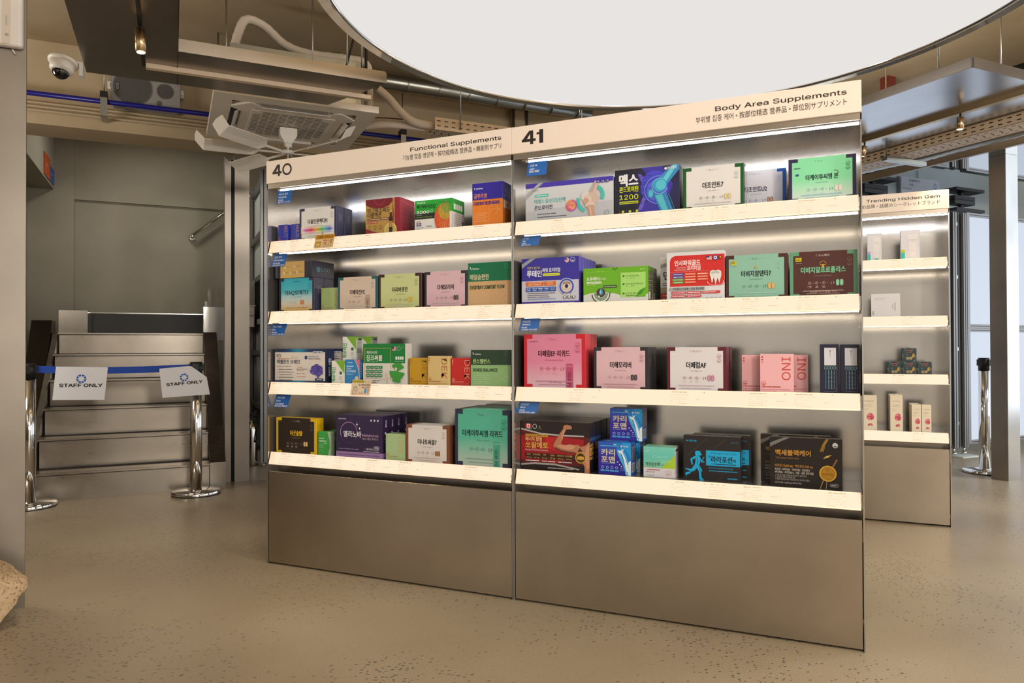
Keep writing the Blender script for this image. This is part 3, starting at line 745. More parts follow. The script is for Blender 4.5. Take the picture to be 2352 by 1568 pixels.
# ------------------------------------------------------------------ travertine rocks at the screen
def rock(name, c, s, seed, cuts, label):
    from mathutils import noise as NZ
    bm = bmesh.new(); bmesh.ops.create_icosphere(bm, subdivisions=5, radius=1)
    for v in bm.verts:
        d = v.co.normalized(); p = d*(1.12+.14*NZ.noise(d*1.4+Vector((seed, 0, 0))))
        for n, q in cuts:                                    # broken faces
            n = Vector(n).normalized(); e = p.dot(n)-q
            if e > 0: p -= n*e*.93
        p += d*(.05*NZ.noise(d*4+Vector((0, seed, 0)))+.022*NZ.noise(d*11)+.012*NZ.noise(d*25))
        v.co = Vector((p.x*s[0], p.y*s[1], max(p.z, -.8)*s[2]))
    for f in bm.faces: f.smooth = True
    me = bpy.data.meshes.new(name); bm.to_mesh(me); bm.free(); me.materials.append(M['travertine'])
    o = bpy.data.objects.new(name, me); COL.objects.link(o); o.location = W(*c); o.rotation_euler = (0, 0, A49); tag(o, label, 'rock', 'rocks against the screen')
CUT = [((1, -.2, 1.1), .80), ((.2, -1, .3), .72), ((1, .2, -.7), .78), ((-.1, -.3, 1), .78), ((.9, -.9, .1), .86)]
rock('rock', (.135, -2.455, .112), (.20, .115, .14), 3.1, CUT, 'larger pitted cream rock lying on the floor by the steel screen')
rock('rock', (-.015, -2.46, .325), (.20, .11, .085), 8.4, [((1, -.3, .5), .8), ((.1, -1, .5), .7), ((0, 0, 1), .8)], 'smaller pitted cream rock resting on top of the other')

# ------------------------------------------------------------------ light boxes at the back
def light_box(u0, u1, v, z0, z1, label, feet=False, fr=.035, frames='lrtb'):
    t = T('light_box', ((u0+u1)/2, v, z0), label=label, cat='light box', group='framed light boxes at the back')
    mb = MB(); mb.box(u0, u1, v, v+.02, z0, z1); t.part('diffuser', mb, 'panel_emit')
    mb = MB()
    if 'l' in frames: mb.box(u0-fr, u0, v-.012, v+.05, z0-fr, z1+fr)
    if 'r' in frames: mb.box(u1, u1+fr, v-.012, v+.05, z0-fr, z1+fr)
    mb.box(u0, u1, v-.012, v+.05, z1, z1+fr); mb.box(u0, u1, v-.0125, v-.012, z1+fr*.4, z1+fr*.55, 1)
    mb.box(u0, u1, v-.012, v+.05, z0-fr, z0); mb.box(u0, u1, v-.0125, v-.012, z0-fr*.6, z0-fr*.45, 1)
    t.part('frame', mb, ['alu', 'black'])
    if feet:
        for u in (u0+.25, u1-.25):
            mb = MB(); mb.tube([(u-.02, v+.02, .04), (u+.02, v+.02, .04)], .04, 18); mb.box(u-.03, u+.03, v, v+.04, .06, z0-fr); t.part('caster', mb, 'black')
light_box(7.43, 9.0, -1.3, .135, 1.12, 'glowing light box standing on casters behind the lone belt post', True)
light_box(7.43, 9.0, -1.3, 1.192, 2.176, 'upper glowing light box stacked on the one behind the belt post')
light_box(5.55, 7.12, -1.3, .135, 1.12, 'glowing light box low behind the small back shelf')
light_box(5.55, 7.12, -1.3, 1.192, 2.176, 'upper glowing light box behind the small back shelf')
t = T('aluminium_upright', (6.58, -2.2, 0), label='slotted aluminium upright standing right behind the steel pillar', cat='post')
mb = MB(); mb.box(6.535, 6.60, -2.2, -2.16, .06, 2.3); mb.box(6.553, 6.559, -2.2006, -2.2, .06, 2.3, 1); t.part('post', mb, ['alu', 'black'])
mb = MB(); mb.tube([(6.57, -2.18, .06), (6.57, -2.18, 0)], .018, 12); t.part('foot', mb, 'chrome')
t = T('light_box', (7.2, -1.3, 0), label='light box seen edge-on with slotted aluminium posts beside the small back shelf', cat='light box', group='framed light boxes at the back')
for k, (u, w, v) in enumerate(((7.205, .05, -1.30), (7.285, .045, -1.27), (7.345, .045, -1.3))):
    mb = MB(); mb.box(u-w/2, u+w/2, v-.025, v+.03, .075, 2.2); mb.box(u-.006, u+.006, v-.0256, v-.025, .075, 2.2, 1); t.part('post', mb, ['alu', 'black'])
for z in (.28, .95, 1.6, 2.08):
    mb = MB(); mb.box(7.23, 7.262, -1.31, -1.28, z, z+.03); t.part('clamp', mb, 'chrome')
mb = MB(); mb.box(7.19, 7.36, -1.24, -1.2, .10, 2.18); t.part('side', mb, 'alu_dark')
mb = MB(); mb.box(7.15, 7.385, -1.42, -1.16, 0.0, .012); t.part('base_plate', mb, 'pale_wall')
for u in (7.2, 7.34):
    mb = MB(); mb.tube([(u, -1.3, .075), (u, -1.3, .035)], .012, 10); mb.tube([(u, -1.3, .035), (u, -1.3, .012)], .022, 14); t.part('foot', mb, 'chrome')

# sign board on the back wall (seen in the mirrored ceiling) and the track heads above the light boxes
t = T('wall_sign', (7.88, -.5, 2.08), label='white board with printed words and a blue flower mark on the back wall', cat='sign')
mb = MB(); mb.box(7.6, 8.19, -.50, -.46, 2.07, 2.24); mb.box(7.59, 8.20, -.485, -.455, 2.06, 2.25, 1); t.part('board', mb, ['paper', 'alu'])
mb = MB(); A = Art(mb, .59, .17, (7.6, -.50, 2.07)); A.t('20 PLAY', .04, .62, .24, '30363a', 'l', .02, sx=1.2); A.t('THE', .2, .36, .24, '30363a', 'l', .02, sx=1.2); A.t('FORMULA', .2, .1, .24, '30363a', 'l', .02, sx=1.2)
for k in range(8):
    a = k*PI/4; A.p([(.88+.035*math.cos(a-.25)*.6, .35+.12*math.sin(a-.25)), (.88+.035*math.cos(a-.3), .35+.19*math.sin(a-.3)), (.88+.035*math.cos(a+.3), .35+.19*math.sin(a+.3)), (.88+.035*math.cos(a+.25)*.6, .35+.12*math.sin(a+.25))], '3a62b0')
t.part('lettering', mb, 'print')
for (u, v, lab) in ((7.78, -1.0, 'dark flat track lamp over the light box with aluminium posts'), (6.55, -1.0, 'dark flat track lamp half hidden above the back shelf heading')):
    t = T('track_lamp', (u, v, 2.30), label=lab, cat='lamp', group='dark track lamps under the mirrored ceiling')
    mb = MB(); mb.box(u-.16, u+.14, v-.05, v+.05, 2.362, 2.40); t.part('driver', mb, 'alu_dark')
    mb = MB(); mb.box(u-.18, u+.24, v-.08, v+.08, 2.29, 2.318); mb.box(u-.02, u+.02, v-.02, v+.02, 2.318, 2.362); t.part('head', mb, 'alu_dark')

# ================================================================== SHELF UNITS
UW, UH = 1.2375, 1.845
BZ = (.503, .824, 1.148, 1.471)          # tops of the four boards, bottom to top
INK = '2c2420'
def shelf_unit(x0, y0, label, num, title, sub, tickets, ledx=.055):
    t = T('display_shelf', (x0+UW/2, y0, 0), 'S', label, 'display shelf', 'stainless display shelves')
    x1 = x0+UW
    for a in (x0+.0008, x1-.0048):
        mb = MB(); mb.box(a, a+.004, y0, y0+.292, 0, UH-.105); t.part('side_panel', mb, 'steel')
    mb = MB(); mb.box(x0+.005, x1-.005, y0+.287, y0+.291, .01, UH-.105); t.part('back_panel', mb, 'steel')
    mb = MB(); mb.box(x0+.005, x1-.005, y0+.006, y0+.287, 1.7225, 1.7395); t.part('top_panel', mb, 'steel')
    mb = MB(); mb.box(x0+.001, x1-.001, y0, y0+.005, 1.7185, 1.7405); t.part('valance', mb, 'steel_kick')
    mb = MB(); mb.box(x0+.001, x1-.001, y0-.007, y0+.03, 1.7412, UH); board = t.part('sign_board', mb, 'header_white', bevel=.0015)
    mb = MB(); A = Art(mb, UW, .104, (x0, y0-.007, 1.741)); A.k = 8
    if num:
        def four(x0, x1): 
            xs = x0+(x1-x0)*.60; xe = x0+(x1-x0)*.82
            A.r(xs, .285, xe, .79, INK); A.r(x0, .385, x1, .485, INK); A.p([(x0, .44), (x0+.0145, .44), (xs+.004, .735), (xs+.004, .79), (xs-.003, .79)], INK)
        if num == '40': four(.031, .074); A.ring(.0995, .535, .262, .085, INK, 40, ry=.262)
        else: four(.036, .083); A.r(.095, .285, .108, .79, INK); A.r(.086, .615, .096, .69, INK)
    A.t(title[0], .9645, .60, .30, INK, 'r', .022, width=title[1]); A.t(sub[0], .9645, .285, .235, INK, 'r', 0., width=sub[1])
    t.part('lettering', mb, 'print', board)
    mb = MB(); mb.box(x0+ledx, x1-.008, y0+.024, y0+.033, 1.7105, 1.7175); mb.box(x0+ledx-.012, x0+ledx, y0+.024, y0+.033, 1.7105, 1.7175, 1); mb.box(x0+.03, x1-.02, y0+.024, y0+.033, 1.7175, 1.7225, 1)
    t.part('led_strip', mb, ['led_cool', 'white_plastic'])
    mb = MB(); mb.box(x0+.0075, x1-.0075, y0+.002, y0+.014, .008, .4227); t.part('kick_panel', mb, 'steel_kick', bevel=.0012)
    mb = MB(); mb.box(x0+.005, x1-.005, y0+.015, y0+.287, .35, .395); mb.box(x0+.005, x1-.005, y0+.075, y0+.08, .395, .455); t.part('cabinet_top', mb, 'steel_dark')
    mb = MB(); mb.box(x0+.012, x1-.012, y0+.03, y0+.05, 0.0, .35); t.part('plinth', mb, 'plinth_step_shade')
    for r, z in enumerate(BZ):
        mb = MB(); mb.box(x0+.006, x1-.006, y0+.019, y0+.286, z-.046, z); mb.box(x0+.010, x1-.010, y0+.004, y0+.019, z-.047, z-.040)
        sh = t.part('shelf', mb, 'steel')
        mb = MB(); a, b = x0+.009, x1-.011; zb, zt = z-.048, z+.006
        P = [(y0, zb), (y0+.005, zb-.001), (y0+.0185, zt), (y0+.0155, zt+.001)]
        for i, mm in ((0, 1), (1, 1), (2, 1)):
            (ya, za), (yb, zb_) = P[i], P[(i+1) % 4]; mb.face([(a, ya, za), (b, ya, za), (b, yb, zb_), (a, yb, zb_)], mm if i else 1)
        fs = [0, .09, .93, 1.]
        L3 = lambda f: (P[0][0]+(P[3][0]-P[0][0])*f, P[0][1]+(P[3][1]-P[0][1])*f)
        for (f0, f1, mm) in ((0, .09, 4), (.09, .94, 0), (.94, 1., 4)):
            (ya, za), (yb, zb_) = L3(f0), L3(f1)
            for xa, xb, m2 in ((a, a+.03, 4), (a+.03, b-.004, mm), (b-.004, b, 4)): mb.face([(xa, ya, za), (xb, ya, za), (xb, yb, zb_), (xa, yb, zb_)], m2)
        for x in (a, b): mb.face([(x, y, q) for y, q in P], 0 if x == b else 2)
        mb.box(b, b+.003, y0+.006, y0+.016, zb+.016, zb+.03, 1)
        H = math.hypot(.0155, .055); V = Vector((0, .0155, .055))/H; N = Vector((0, -.055, .0155))/H
        A = Art(mb, b-a, H, (a, y0, zb), (1, 0, 0), V, N, 3); A.k = 6
        for k, f in enumerate(tickets[r]):
            A.dash(f, f+.045, .84, .05, 'c49a68', k+r); A.dash(f-.003, f+.05, .68, .035, 'eecba0', k+r+3)
            for j in range(4): A.dash(f-.004, f+.036+.01*(j % 2), .52-.13*j, .03, 'eecba0' if j < 2 else 'e2b988', k*5+j)
            A.dash(f+.07, f+.098, .40, .035, 'e2b988', k+9); A.e(f+.093, .86, .03, 'b08a5c', n=10)
        t.part('price_rail', mb, ['rail_emit', 'rail_back', 'white_plastic', 'print', 'rail_glow_falloff'], sh)
        if r:
            mb = MB(); mb.box(x0+.03, x1-.012, y0+.047, y0+.053, z-.0505, z-.0465); t.part('led_strip', mb, 'led_warm', sh)
    return t
steel('steel_kick', (176, 164, 148), .30, .04)
TK40 = [(.05, .17, .30, .44, .575, .83), (.01, .215, .28, .445, .545, .65, .725, .875), (.045, .195, .345, .475, .68, .885), (.03, .10, .28, .41, .865)]
TK41 = [(.155, .50, .61, .705, .92), (.185, .50, .72, .84, .97)[:4], (.09, .47, .56, .70, .85), (.13, .375, .50, .62, .85)]
shelf_unit(0, 0, 'tall steel display shelf headed 40 functional supplements', '40', ('Functional Supplements', .3375), ('기능별 맞춤 영양제 ∘ 按功能精选 营养品 ∘ 機能別サプリ', .368), TK40)
shelf_unit(UW, 0, 'tall steel display shelf headed 41 body area supplements, nearest the camera', '41', ('Body Area Supplements', .336), ('부위별 집중 케어 ∘ 按部位精选 营养品 ∘ 部位別サプリメント', .39), TK41, .058)
BX, BY = 2.957-UW, 2.013
shelf_unit(BX, BY, 'farther steel display shelf headed trending hidden gem', '', ('Trending Hidden Gem', .294), ('요즘 뜨는 브랜드 ∘ 新晋小众美妆/品牌 ∘ 話題のシークレットブランド', .56), [(.1, .3, .86), (.1, .78), (.2, .82), (.2, .78, .9)])

# hanging blue category tabs
def tab(x0, x1, xb, z0, z1, y, lines, label):
    mb = MB(); s = xb-x0
    for yy, fl in ((y, 0), (y+.0012, 1)):
        P = [(x0+s, yy, z0), (x1+s, yy, z0), (x1, yy, z1), (x0, yy, z1)]; mb.face(P if not fl else P[::-1], 0, cc('2a6cc0'))
    k0 = len(mb.v); h = z1-z0; A = Art(mb, x1-x0, h, (x0+s, y, z0)); A.k = 8
    sh = -s/h
    y_ = .80
    for txt, sz, bd in lines:
        A.k += 1; A.t(txt, .12, y_-sz*.72, sz, 'f2f4f8', 'l', bd); y_ -= sz*.98
    for i in range(k0, len(mb.v)):
        X, Y, Z = mb.v[i]; mb.v[i] = (X+(Z-z0)*sh, Y, Z)
    single('category_tab', mb, 'print_gloss', ((x0+x1)/2, y, z1), 'S', label, 'shelf tab', 'blue category tabs hanging at the shelf ends')
attr_mat('print_gloss', .14, .7)
K = .19; L_ = .235
tab(.046, .130, .036, 1.650, 1.7075, .0195, (('에너지·활력', K, .01), ('Energizing', L_, .03), ('Vitality', L_, .03), ('能量·活力·エネルギー', K*.8, .01)), 'blue tab reading energizing vitality under the top lamp of shelf 40')
tab(.018, .097, -.002, 1.362, 1.420, .026, (('염증·면역', K, .01), ('Inflammation', L_, .03), ('Immunity', L_, .03), ('炎症·免疫·炎症·免疫', K*.8, .01)), 'blue tab reading inflammation immunity')
tab(.008, .095, -.014, 1.044, 1.0985, .026, (('두뇌·기억력', K, .01), ('Brain', L_, .03), ('Memory', L_, .03), ('大脑·记忆力·脳·記憶力', K*.8, .01)), 'blue tab reading brain memory')
tab(.031, .115, .009, .714, .7745, .028, (('수면·순환', K, .01), ('Sleep', L_, .03), ('Circulation', L_, .03), ('睡眠·循环·睡眠·循環', K*.8, .01)), 'blue tab reading sleep circulation')
tab(1.297, 1.379, 1.290, 1.654, 1.7075, .0195, (('관절·뼈', K, .01), ('Joint', L_*1.05, .03), ('關節·関節', K, .01)), 'blue tab reading joint under the top lamp of shelf 41')
tab(1.267, 1.348, 1.253, 1.383, 1.421, .028, (('눈·치아', K, .01), ('Eyes', L_, .03), ('Teeth', L_, .03), ('眼睛·牙齿·目·歯', K*.8, .01)), 'blue tab reading eyes teeth')
tab(1.262, 1.343, 1.251, 1.050, 1.0985, .028, (('여성건강', K, .01), ("Women's", L_, .03), ('Health', L_, .03), ('女性健康·女性の健康', K*.8, .01)), 'blue tab reading women health')
tab(1.255, 1.340, 1.238, .726, .7745, .028, (('남성건강', K, .01), ("Men's", L_, .03), ('Health', L_, .03), ('男性健康·男性の健康', K*.8, .01)), 'blue tab reading men health')

# ================================================================== CARTONS
N_BOX = [0]
def carton(x0, w, h, d, y, z, body, label, group, art, side=None, top=None, copies=(), lab2=(), back=None, y0=0., label_cat='carton'):
    """a card carton; art(Art) prints the front, side(Art) the face towards +x, top(Art) the lid; copies: (dx, dy, dz)"""
    w -= .0016; x0 += .0008; y += y0; z += .0006
    mb = MB(); c = cc(body)
    mb.box(x0, x0+w, y, y+d, z, z+h, 0, c)
    root = mb.build('supplement_carton', 'print', None, off=(x0+w/2, y, z), loc=(x0+w/2, y, z), bevel=.0008)
    if root.data.color_attributes.get('Col') is None or True:
        at = root.data.color_attributes.get('Col') or root.data.color_attributes.new('Col', 'FLOAT_COLOR', 'CORNER')
        at.data.foreach_set('color', (*c, 1.)*len(at.data))
    tag(root, label, label_cat, group)
    kids = []
    mb = MB(); art(Art(mb, w, h, (x0, y, z)))
    kids.append(mb.build('front_print', 'print', root, off=(x0+w/2, y, z)))
    if side:
        mb = MB(); side(Art(mb, d, h, (x0+w, y, z), (0, 1, 0), (0, 0, 1), (1, 0, 0))); kids.append(mb.build('side_print', 'print', root, off=(x0+w/2, y, z)))
    if top:
        mb = MB(); top(Art(mb, w, d, (x0, y, z+h), (1, 0, 0), (0, 1, 0), (0, 0, 1))); kids.append(mb.build('lid_print', 'print', root, off=(x0+w/2, y, z)))
    for (dx, dy, dz), lb in zip(copies, lab2):
        r = root.copy(); COL.objects.link(r); r.location = root.location+Vector((dx, dy, dz)); r['label'] = lb
        for k in kids: q = k.copy(); COL.objects.link(q); q.parent = r
    return root

def pills(A, x, y, c, r=.052, hh=.135, gap=.05):
    for k in (0, 1):
        X = x+k*gap*A.h/A.w*1.55; A.rr(X-.021*A.h/A.w*1.6, y-hh/2, X+.021*A.h/A.w*1.6, y+hh/2, c, .24)
        A.rr(X-.010*A.h/A.w, y-hh*.36, X+.004*A.h/A.w, y+hh*.36, tint(c), .3)
def tint(c, f=.35):
    a = hexc(c) if isinstance(c, str) else c
    return tuple(int(q+(255-q)*f) for q in a)

def the(corner, p0, p1, title, sub, tcol=INK, scol=None, pill='c9a56a', icons=3, icol='8a8682', logo=None, foot='c8c2ba', tsize=.155, tw=None, ty=.50, stick=None, seals='b8c4bc', extra=None, lefts=True):
    """the house layout: a coloured carton whose bracket corners show round a lighter front panel"""
    def f(A):
        m = (A.w/A.h); e = .055; n = .145; q = .085
        A.grad(n, 0, 1-n, 1, [(0, p0), (.55, p1), (1, p1)] if p0 != p1 else [(0, p0), (1, p1)])
        A.grad(e, q, 1-e, 1-q, [(0, mixc(p0, p1, .1)), (.5, p1), (1, p1)] if p0 != p1 else [(0, p0), (1, p1)])
        lc = logo or icol
        A.p([(.40, .885), (.405, .885), (.405, .93), (.41, .93), (.41, .935), (.40, .935)], lc); A.ring(.427, .912, .03, .008, lc, 10, -1., 1.)
        A.t('THE', .45, .885, .065, lc, 'l', .006); A.t('하다', .52, .885, .06, tint(lc, .45), 'l')
        A.t(title, .5, ty, tsize, tcol, 'c', .034, width=tw, sx=.74)
        A.t(sub, .5, ty-.085, .042, scol or tint(tcol, .35), 'c', width=min(.30, .016*len(sub)))
        x = .30
        for k in range(icons):
            A.ring(x, ty-.23, .034, .007, icol, 14); A.e(x, ty-.23, .012, icol, n=8); A.dash(x-.03, x+.03, ty-.31, .015, tint(icol, .45), k); A.dash(x-.02, x+.025, ty-.335, .013, tint(icol, .5), k+4)
            A.e(x+.055, ty-.23, .008, icol, n=8); x += .105
        A.p([(x, ty-.265), (x+.012, ty-.265), (x+.012, ty-.255), (x+.006, ty-.255), (x+.006, ty-.205), (x, ty-.205)], lc); A.ring(x+.02, ty-.232, .035, .009, lc, 10, -1, 1)
        A.e(x+.05, ty-.23, .008, icol, n=8)
        if stick:
            A.rr(.70, .0, .81, .46, stick, .05); A.r(.70, .40, .81, .43, tint(stick, .2)); A.t(title, .775, .04, .075, tcol, 'l', .01, width=.28, rot=PI/2)
        else: pills(A, x+.10, ty-.23, pill)
        A.dash(.2, .8, .125, .03, foot, 1, .95); A.dash(.25, .75, .07, .02, foot, 2, .9)
        if seals:
            for yy in (.80, .70): A.ring(.885, yy, .045, .008, seals, 18); A.e(.885, yy-.012, .026, seals, ry=.012, n=10)
        if extra: extra(A)
    return f
def mixc(a, b, f):
    a, b = hexc(a), hexc(b); return '%02x%02x%02x' % tuple(int(a[i]+(b[i]-a[i])*f) for i in range(3))
def the_top(p): return lambda A: A.r(.145, 0, .855, 1, p)
def the_side(c, ink='8fb8c8'):
    def f(A):
        A.r(.08, .05, .92, .95, tint(c, .06)); 
        for k in range(4): A.t('THE', .45, .15+.2*k, .05, tint(c, .28), 'c', rot=PI/2)
        A.rr(.3, .55, .7, .78, tint(c, .18), .2)
    return f
def fam(body, ink, word, wy=.93, wh=.62, dots='d85a3a'):
    """small upright carton with a tall outlined word down its right edge"""
    def f(A):
        r = .022
        for y in (.92, .855): A.e(.07, y, r, dots)
        A.ring(.07, .79, r, .007, dots, 14)
        A.t(word, .66, wy, .40, ink, 'l', -.012, width=wh, rot=-PI/2)
        A.ring(.11, .25, .055, .01, dots, 18); A.e(.11, .235, .03, dots, ry=.016)
        A.dash(.04, .62, .15, .035, dots, 3, .95); A.dash(.04, .9, .09, .015, dots, 5, .95); A.dash(.04, .5, .04, .015, dots, 6, .9)
    return f
def micro(A, x0, x1, ys, c, hh=.02):
    for k, y in enumerate(ys): A.dash(x0, x1-.06*(k % 2), y, hh, c, k+int(x0*97))

G401, G402, G403, G404 = ('cartons on the top board of shelf 40', 'cartons on the second board of shelf 40', 'cartons on the third board of shelf 40', 'cartons on the bottom board of shelf 40')
G411, G412, G413, G414 = ('cartons on the top board of shelf 41', 'cartons on the second board of shelf 41', 'cartons on the third board of shelf 41', 'cartons on the bottom board of shelf 41')
b4, b3, b2, b1 = BZ            # bottom .. top

# ---- shelf 40, top board
carton(.024, .056, .086, .044, .045, b1, '3a48b8', 'small royal blue carton at the far end of the top board of shelf 40', G401, fam('3a48b8', 'd89a7a', 'MULTI'), copies=[(.062, .01, 0)], lab2=['small royal blue carton squeezed beside the rainbow-striped carton'])
def rainbow(A):
    A.grad(.055, .28, .945, .36, [(0, 'e8e4e4'), (.14, 'd05aa8'), (.32, 'd8304a'), (.46, 'e0a040'), (.6, '68b848'), (.74, '58b0c0'), (.88, '4a58c0'), (1, 'd8d8ec')], False)
    A.grad(.055, .36, .945, .43, [(0, 'ece8e8'), (.3, 'e6a8b0'), (.5, 'e8d8a8'), (.65, 'b4d8a8'), (.85, 'a8b4e0'), (1, 'e8e8f0')], False)
    A.grad(.055, .22, .945, .28, [(0, 'ece8e8'), (.3, 'e6a8b0'), (.5, 'e8d8a8'), (.65, 'b4d8a8'), (.85, 'a8b4e0'), (1, 'e8e8f0')], False)
    A.r(.62, .16, .65, .26, 'b89040')
carton(.160, .208, .147, .056, .032, b1, '2a2c4c', 'navy-cornered white carton with a rainbow stripe, front of its pair', G401, the('2a2c4c', 'e6e2de', 'e6e2de', '더올인원액티브', 'THE ALL IN ONE', ty=.52, tsize=.16, pill='b89040', extra=rainbow), the_side('2a2c4c'), copies=[(0, .060, 0)], lab2=['navy carton tucked behind the rainbow-striped carton'])
def mag(A):
    A.r(0, 0, 1, 1, 'b8924a'); A.p([(0, 1), (0, .86), (.12, .79), (.3, .74), (.5, .74), (.68, .79), (.8, .9), (.84, 1)], '7c1828'); A.ring(.42, 1.02, .20, .03, 'a02c38', 24, PI, 2*PI)
    A.p([(0, 0), (0, .2), (.2, .12), (.45, .05), (.55, 0)], '8c1c2a'); A.r(.8, 0, 1, 1, '8c1c2c', '9c2434'); A.p([(.80, 0), (.86, 0), (.86, 1), (.80, 1), (.84, .5)], 'b8924a')
    A.t('마그비스피드', .06, .63, .155, '3c1c18', 'l', .02, width=.66); A.t('더블액션', .06, .50, .155, '3c1c18', 'l', .02, width=.40)
    A.r(.06, .41, .68, .47, '6a1c20'); A.dash(.08, .66, .425, .03, 'e8d8b0', 2, .95); A.r(.06, .33, .36, .385, 'a83028'); A.dash(.08, .34, .345, .025, 'e8c8b0', 4)
    for k in range(3): A.ring(.12+.16*k, .23, .05, .012, '8c5a28', 14); A.dash(.07+.16*k, .17+.16*k, .15, .02, '7a4a20', k)
    A.e(.74, .12, .17, 'c8b058'); A.ring(.74, .12, .20, .03, 'e0d080', 24)
    A.rr(.70, .05, .80, .5, '3a1a14', .1); A.r(.72, .48, .78, .62, '4a2418'); A.rr(.715, .6, .785, .66, 'c8a860', .2); A.r(.70, .2, .80, .36, 'b8884a')
def magside(A):
    A.r(.0, 0, 1, 1, '9c2438'); A.poly_line([(.12, .1), (.9, .14), (.9, .86), (.12, .92), (.12, .1)], .008, 'c87888')
    for k in range(5): A.line(.12, .24+.13*k, .9, .25+.12*k, .005, 'b85868')
    A.line(.5, .12, .5, .9, .005, 'b85868'); A.line(.86, .2, .86, .4, .02, 'd8a8b0')
carton(.523, .175, .157, .12, .032, b1, '8c1c2c', 'gold and wine red carton with a drop bottle picture', G401, mag, magside)
def vitc(A):
    A.r(0, 0, 1, 1, 'e6e4e0'); A.r(0, .58, 1, 1, '1e9a2c', '2cb03c'); A.r(0, .40, .62, .58, '262a24')
    A.t('비타블로썸', .06, .90, .07, 'e8f4e8', 'l', .01); A.t('메가비타민', .05, .75, .135, '14281c', 'l', .03, width=.42, shear=.15); A.t('C', .49, .74, .22, '14281c', 'l', .04, shear=.15)
    A.t('3000', .05, .58, .165, 'f4f4f0', 'l', .04, width=.34, shear=.1); A.ring(.46, .64, .045, .01, 'e8f4e8', 18)
    A.t('Vitablossom', .05, .52, .05, 'd0d4c8', 'l'); A.t('Mega Vitamin C 3000 Crystal', .05, .45, .055, '8cc83c', 'l', .01, width=.42)
    A.t('100%', .05, .30, .09, 'c04838', 'l', .01); A.r(.05, .18, .18, .28, '28386c'); A.line(.05, .23, .18, .23, .03, 'e4e0e0'); A.line(.115, .18, .115, .28, .03, 'e4e0e0'); A.line(.05, .23, .18, .23, .016, 'c03040')
    micro(A, .05, .25, (.12, .08, .04), '6a6a66'); A.t('Qualic', .32, .14, .10, '5c5a58', 'l', shear=.3)
    A.e(.80, .38, .36, 'd85028', ry=.48)
    A.e(.83, .60, .26, 'b0a028'); A.e(.85, .72, .18, '58982c'); 
    for k in range(7): A.ring(.80, .38, .36-.05*k, .006, 'f0a060', 28, ry=.48-.05*k)
    for k in range(-3, 4): A.line(.80+.05*k, .04+.03*abs(k), .83+.03*k, .84-.04*abs(k), .006, 'f4c070')
    A.r(.94, .0, 1, .58, 'e6e4e0'); A.r(.965, .58, 1, 1, '2cb03c')
    for x in (.74, .84): A.e(x, .92, .04, '1a6a38', ry=.026); A.line(x-.03, .92, x+.03, .92, .01, 'd8ecd8')
def vitside(A):
    A.r(0, 0, 1, .58, 'dcdad6'); A.r(0, .58, 1, 1, '22a030')
    for k in range(4): A.rr(.12+.19*k, .66, .27+.19*k, .84, 'e8ece4', .1)
    micro(A, .1, .9, (.5, .44, .38, .32, .26, .2, .14, .08), '7c7a76', .025); A.r(.8, .2, .92, .34, '4a4846')
carton(.772, .181, .131, .105, .032, b1, '2aa238', 'bright green and white carton with an orange citrus ball', G401, vitc, vitside)
def glu(A):
    A.r(0, 0, 1, 1, 'e8842c'); A.r(0, .62, 1, 1, '3428a0')
    A.t('Vitafree', .12, .86, .07, 'f0f0f4', 'l', .02); A.p([(.06, .90), (.08, .90), (.095, .86), (.085, .86)], 'f0f0f4')
    A.t('글루리젠', .06, .66, .12, 'e8945c', 'l', .02, width=.42); A.t('EVERYDAY NEEDS REGEN', .05, .50, .145, '34288c', 'l', .03, width=.84)
    micro(A, .06, .5, (.30, .255, .21, .165, .12), 'f4c08c', .02); A.ring(.70, .38, .12, .012, 'f0a868', 24, -1, 3.6); A.ring(.78, .2, .2, .012, 'f0a868', 24, .5, 3.6)
def gluside(A):
    A.r(0, 0, 1, 1, 'e07c28'); A.r(0, .60, 1, 1, '2c2090'); A.r(.1, .42, .8, .58, 'ece4dc'); A.e(.45, .5, .05, 'c84830'); micro(A, .2, .8, (.85, .8, .75, .7), 'c8c4e4', .015)
carton(1.044, .138, .178, .10, .032, b1, 'e8842c', 'tall orange and violet carton at the divider end of the top board', G401, glu, gluside)

# ---- shelf 40, second board
teal_sun = lambda A: (A.grad(.055, .085, .945, .6, [(0, 'c8a868'), (.35, 'c8c4b8'), (.7, 'a8c8cc'), (1, '48b0c0')]), A.grad(.055, .6, .945, .915, [(0, '48b0c0'), (1, '2ca8be')]), A.r(.145, .9, .855, 1, '2ca8be'), A.grad(.145, 0, .855, .09, [(0, 'c09c58'), (1, 'c8a868')]),
    A.t('더AQ오메가3', .5, .52, .155, '20242c', 'c', .025), A.t('THE AQ OMEGA3', .5, .44, .04, '4a6068', 'c', width=.28), A.t('THE하다', .5, .87, .07, '1c6878', 'c'),
    pills(A, .63, .29, 'c87028'), [A.ring(.26+.1*k, .29, .034, .007, '9aa8a4', 14) for k in range(3)], [A.ring(.885, y, .045, .01, '2888a0', 16) for y in (.8, .7)], A.dash(.18, .82, .12, .03, 'b08c48', 4))
carton(.042, .203, .157, .068, .032, b2, '2c2a44', 'dark navy carton with a turquoise to sand front, lower one of the stack', G402, teal_sun, the_side('2c2a44'), copies=[(0, .072, 0)], lab2=['dark navy carton behind the turquoise to sand carton'])
def lying(A):
    A.r(.145, 0, .80, 1, 'c8a45c'); A.r(.80, .04, 1, .96, '241e30')
    for x, y in ((.27, .64), (.53, .68), (.24, .30), (.42, .30), (.60, .32)): A.e(x, y, .075, 'e8dcc4'); A.e(x, y, .04, 'a08858'); A.dash(x+.05, x+.16, y-.02, .03, '8a6c38', int(x*50)); A.dash(x+.05, x+.13, y+.05, .025, '8a6c38', int(x*60))
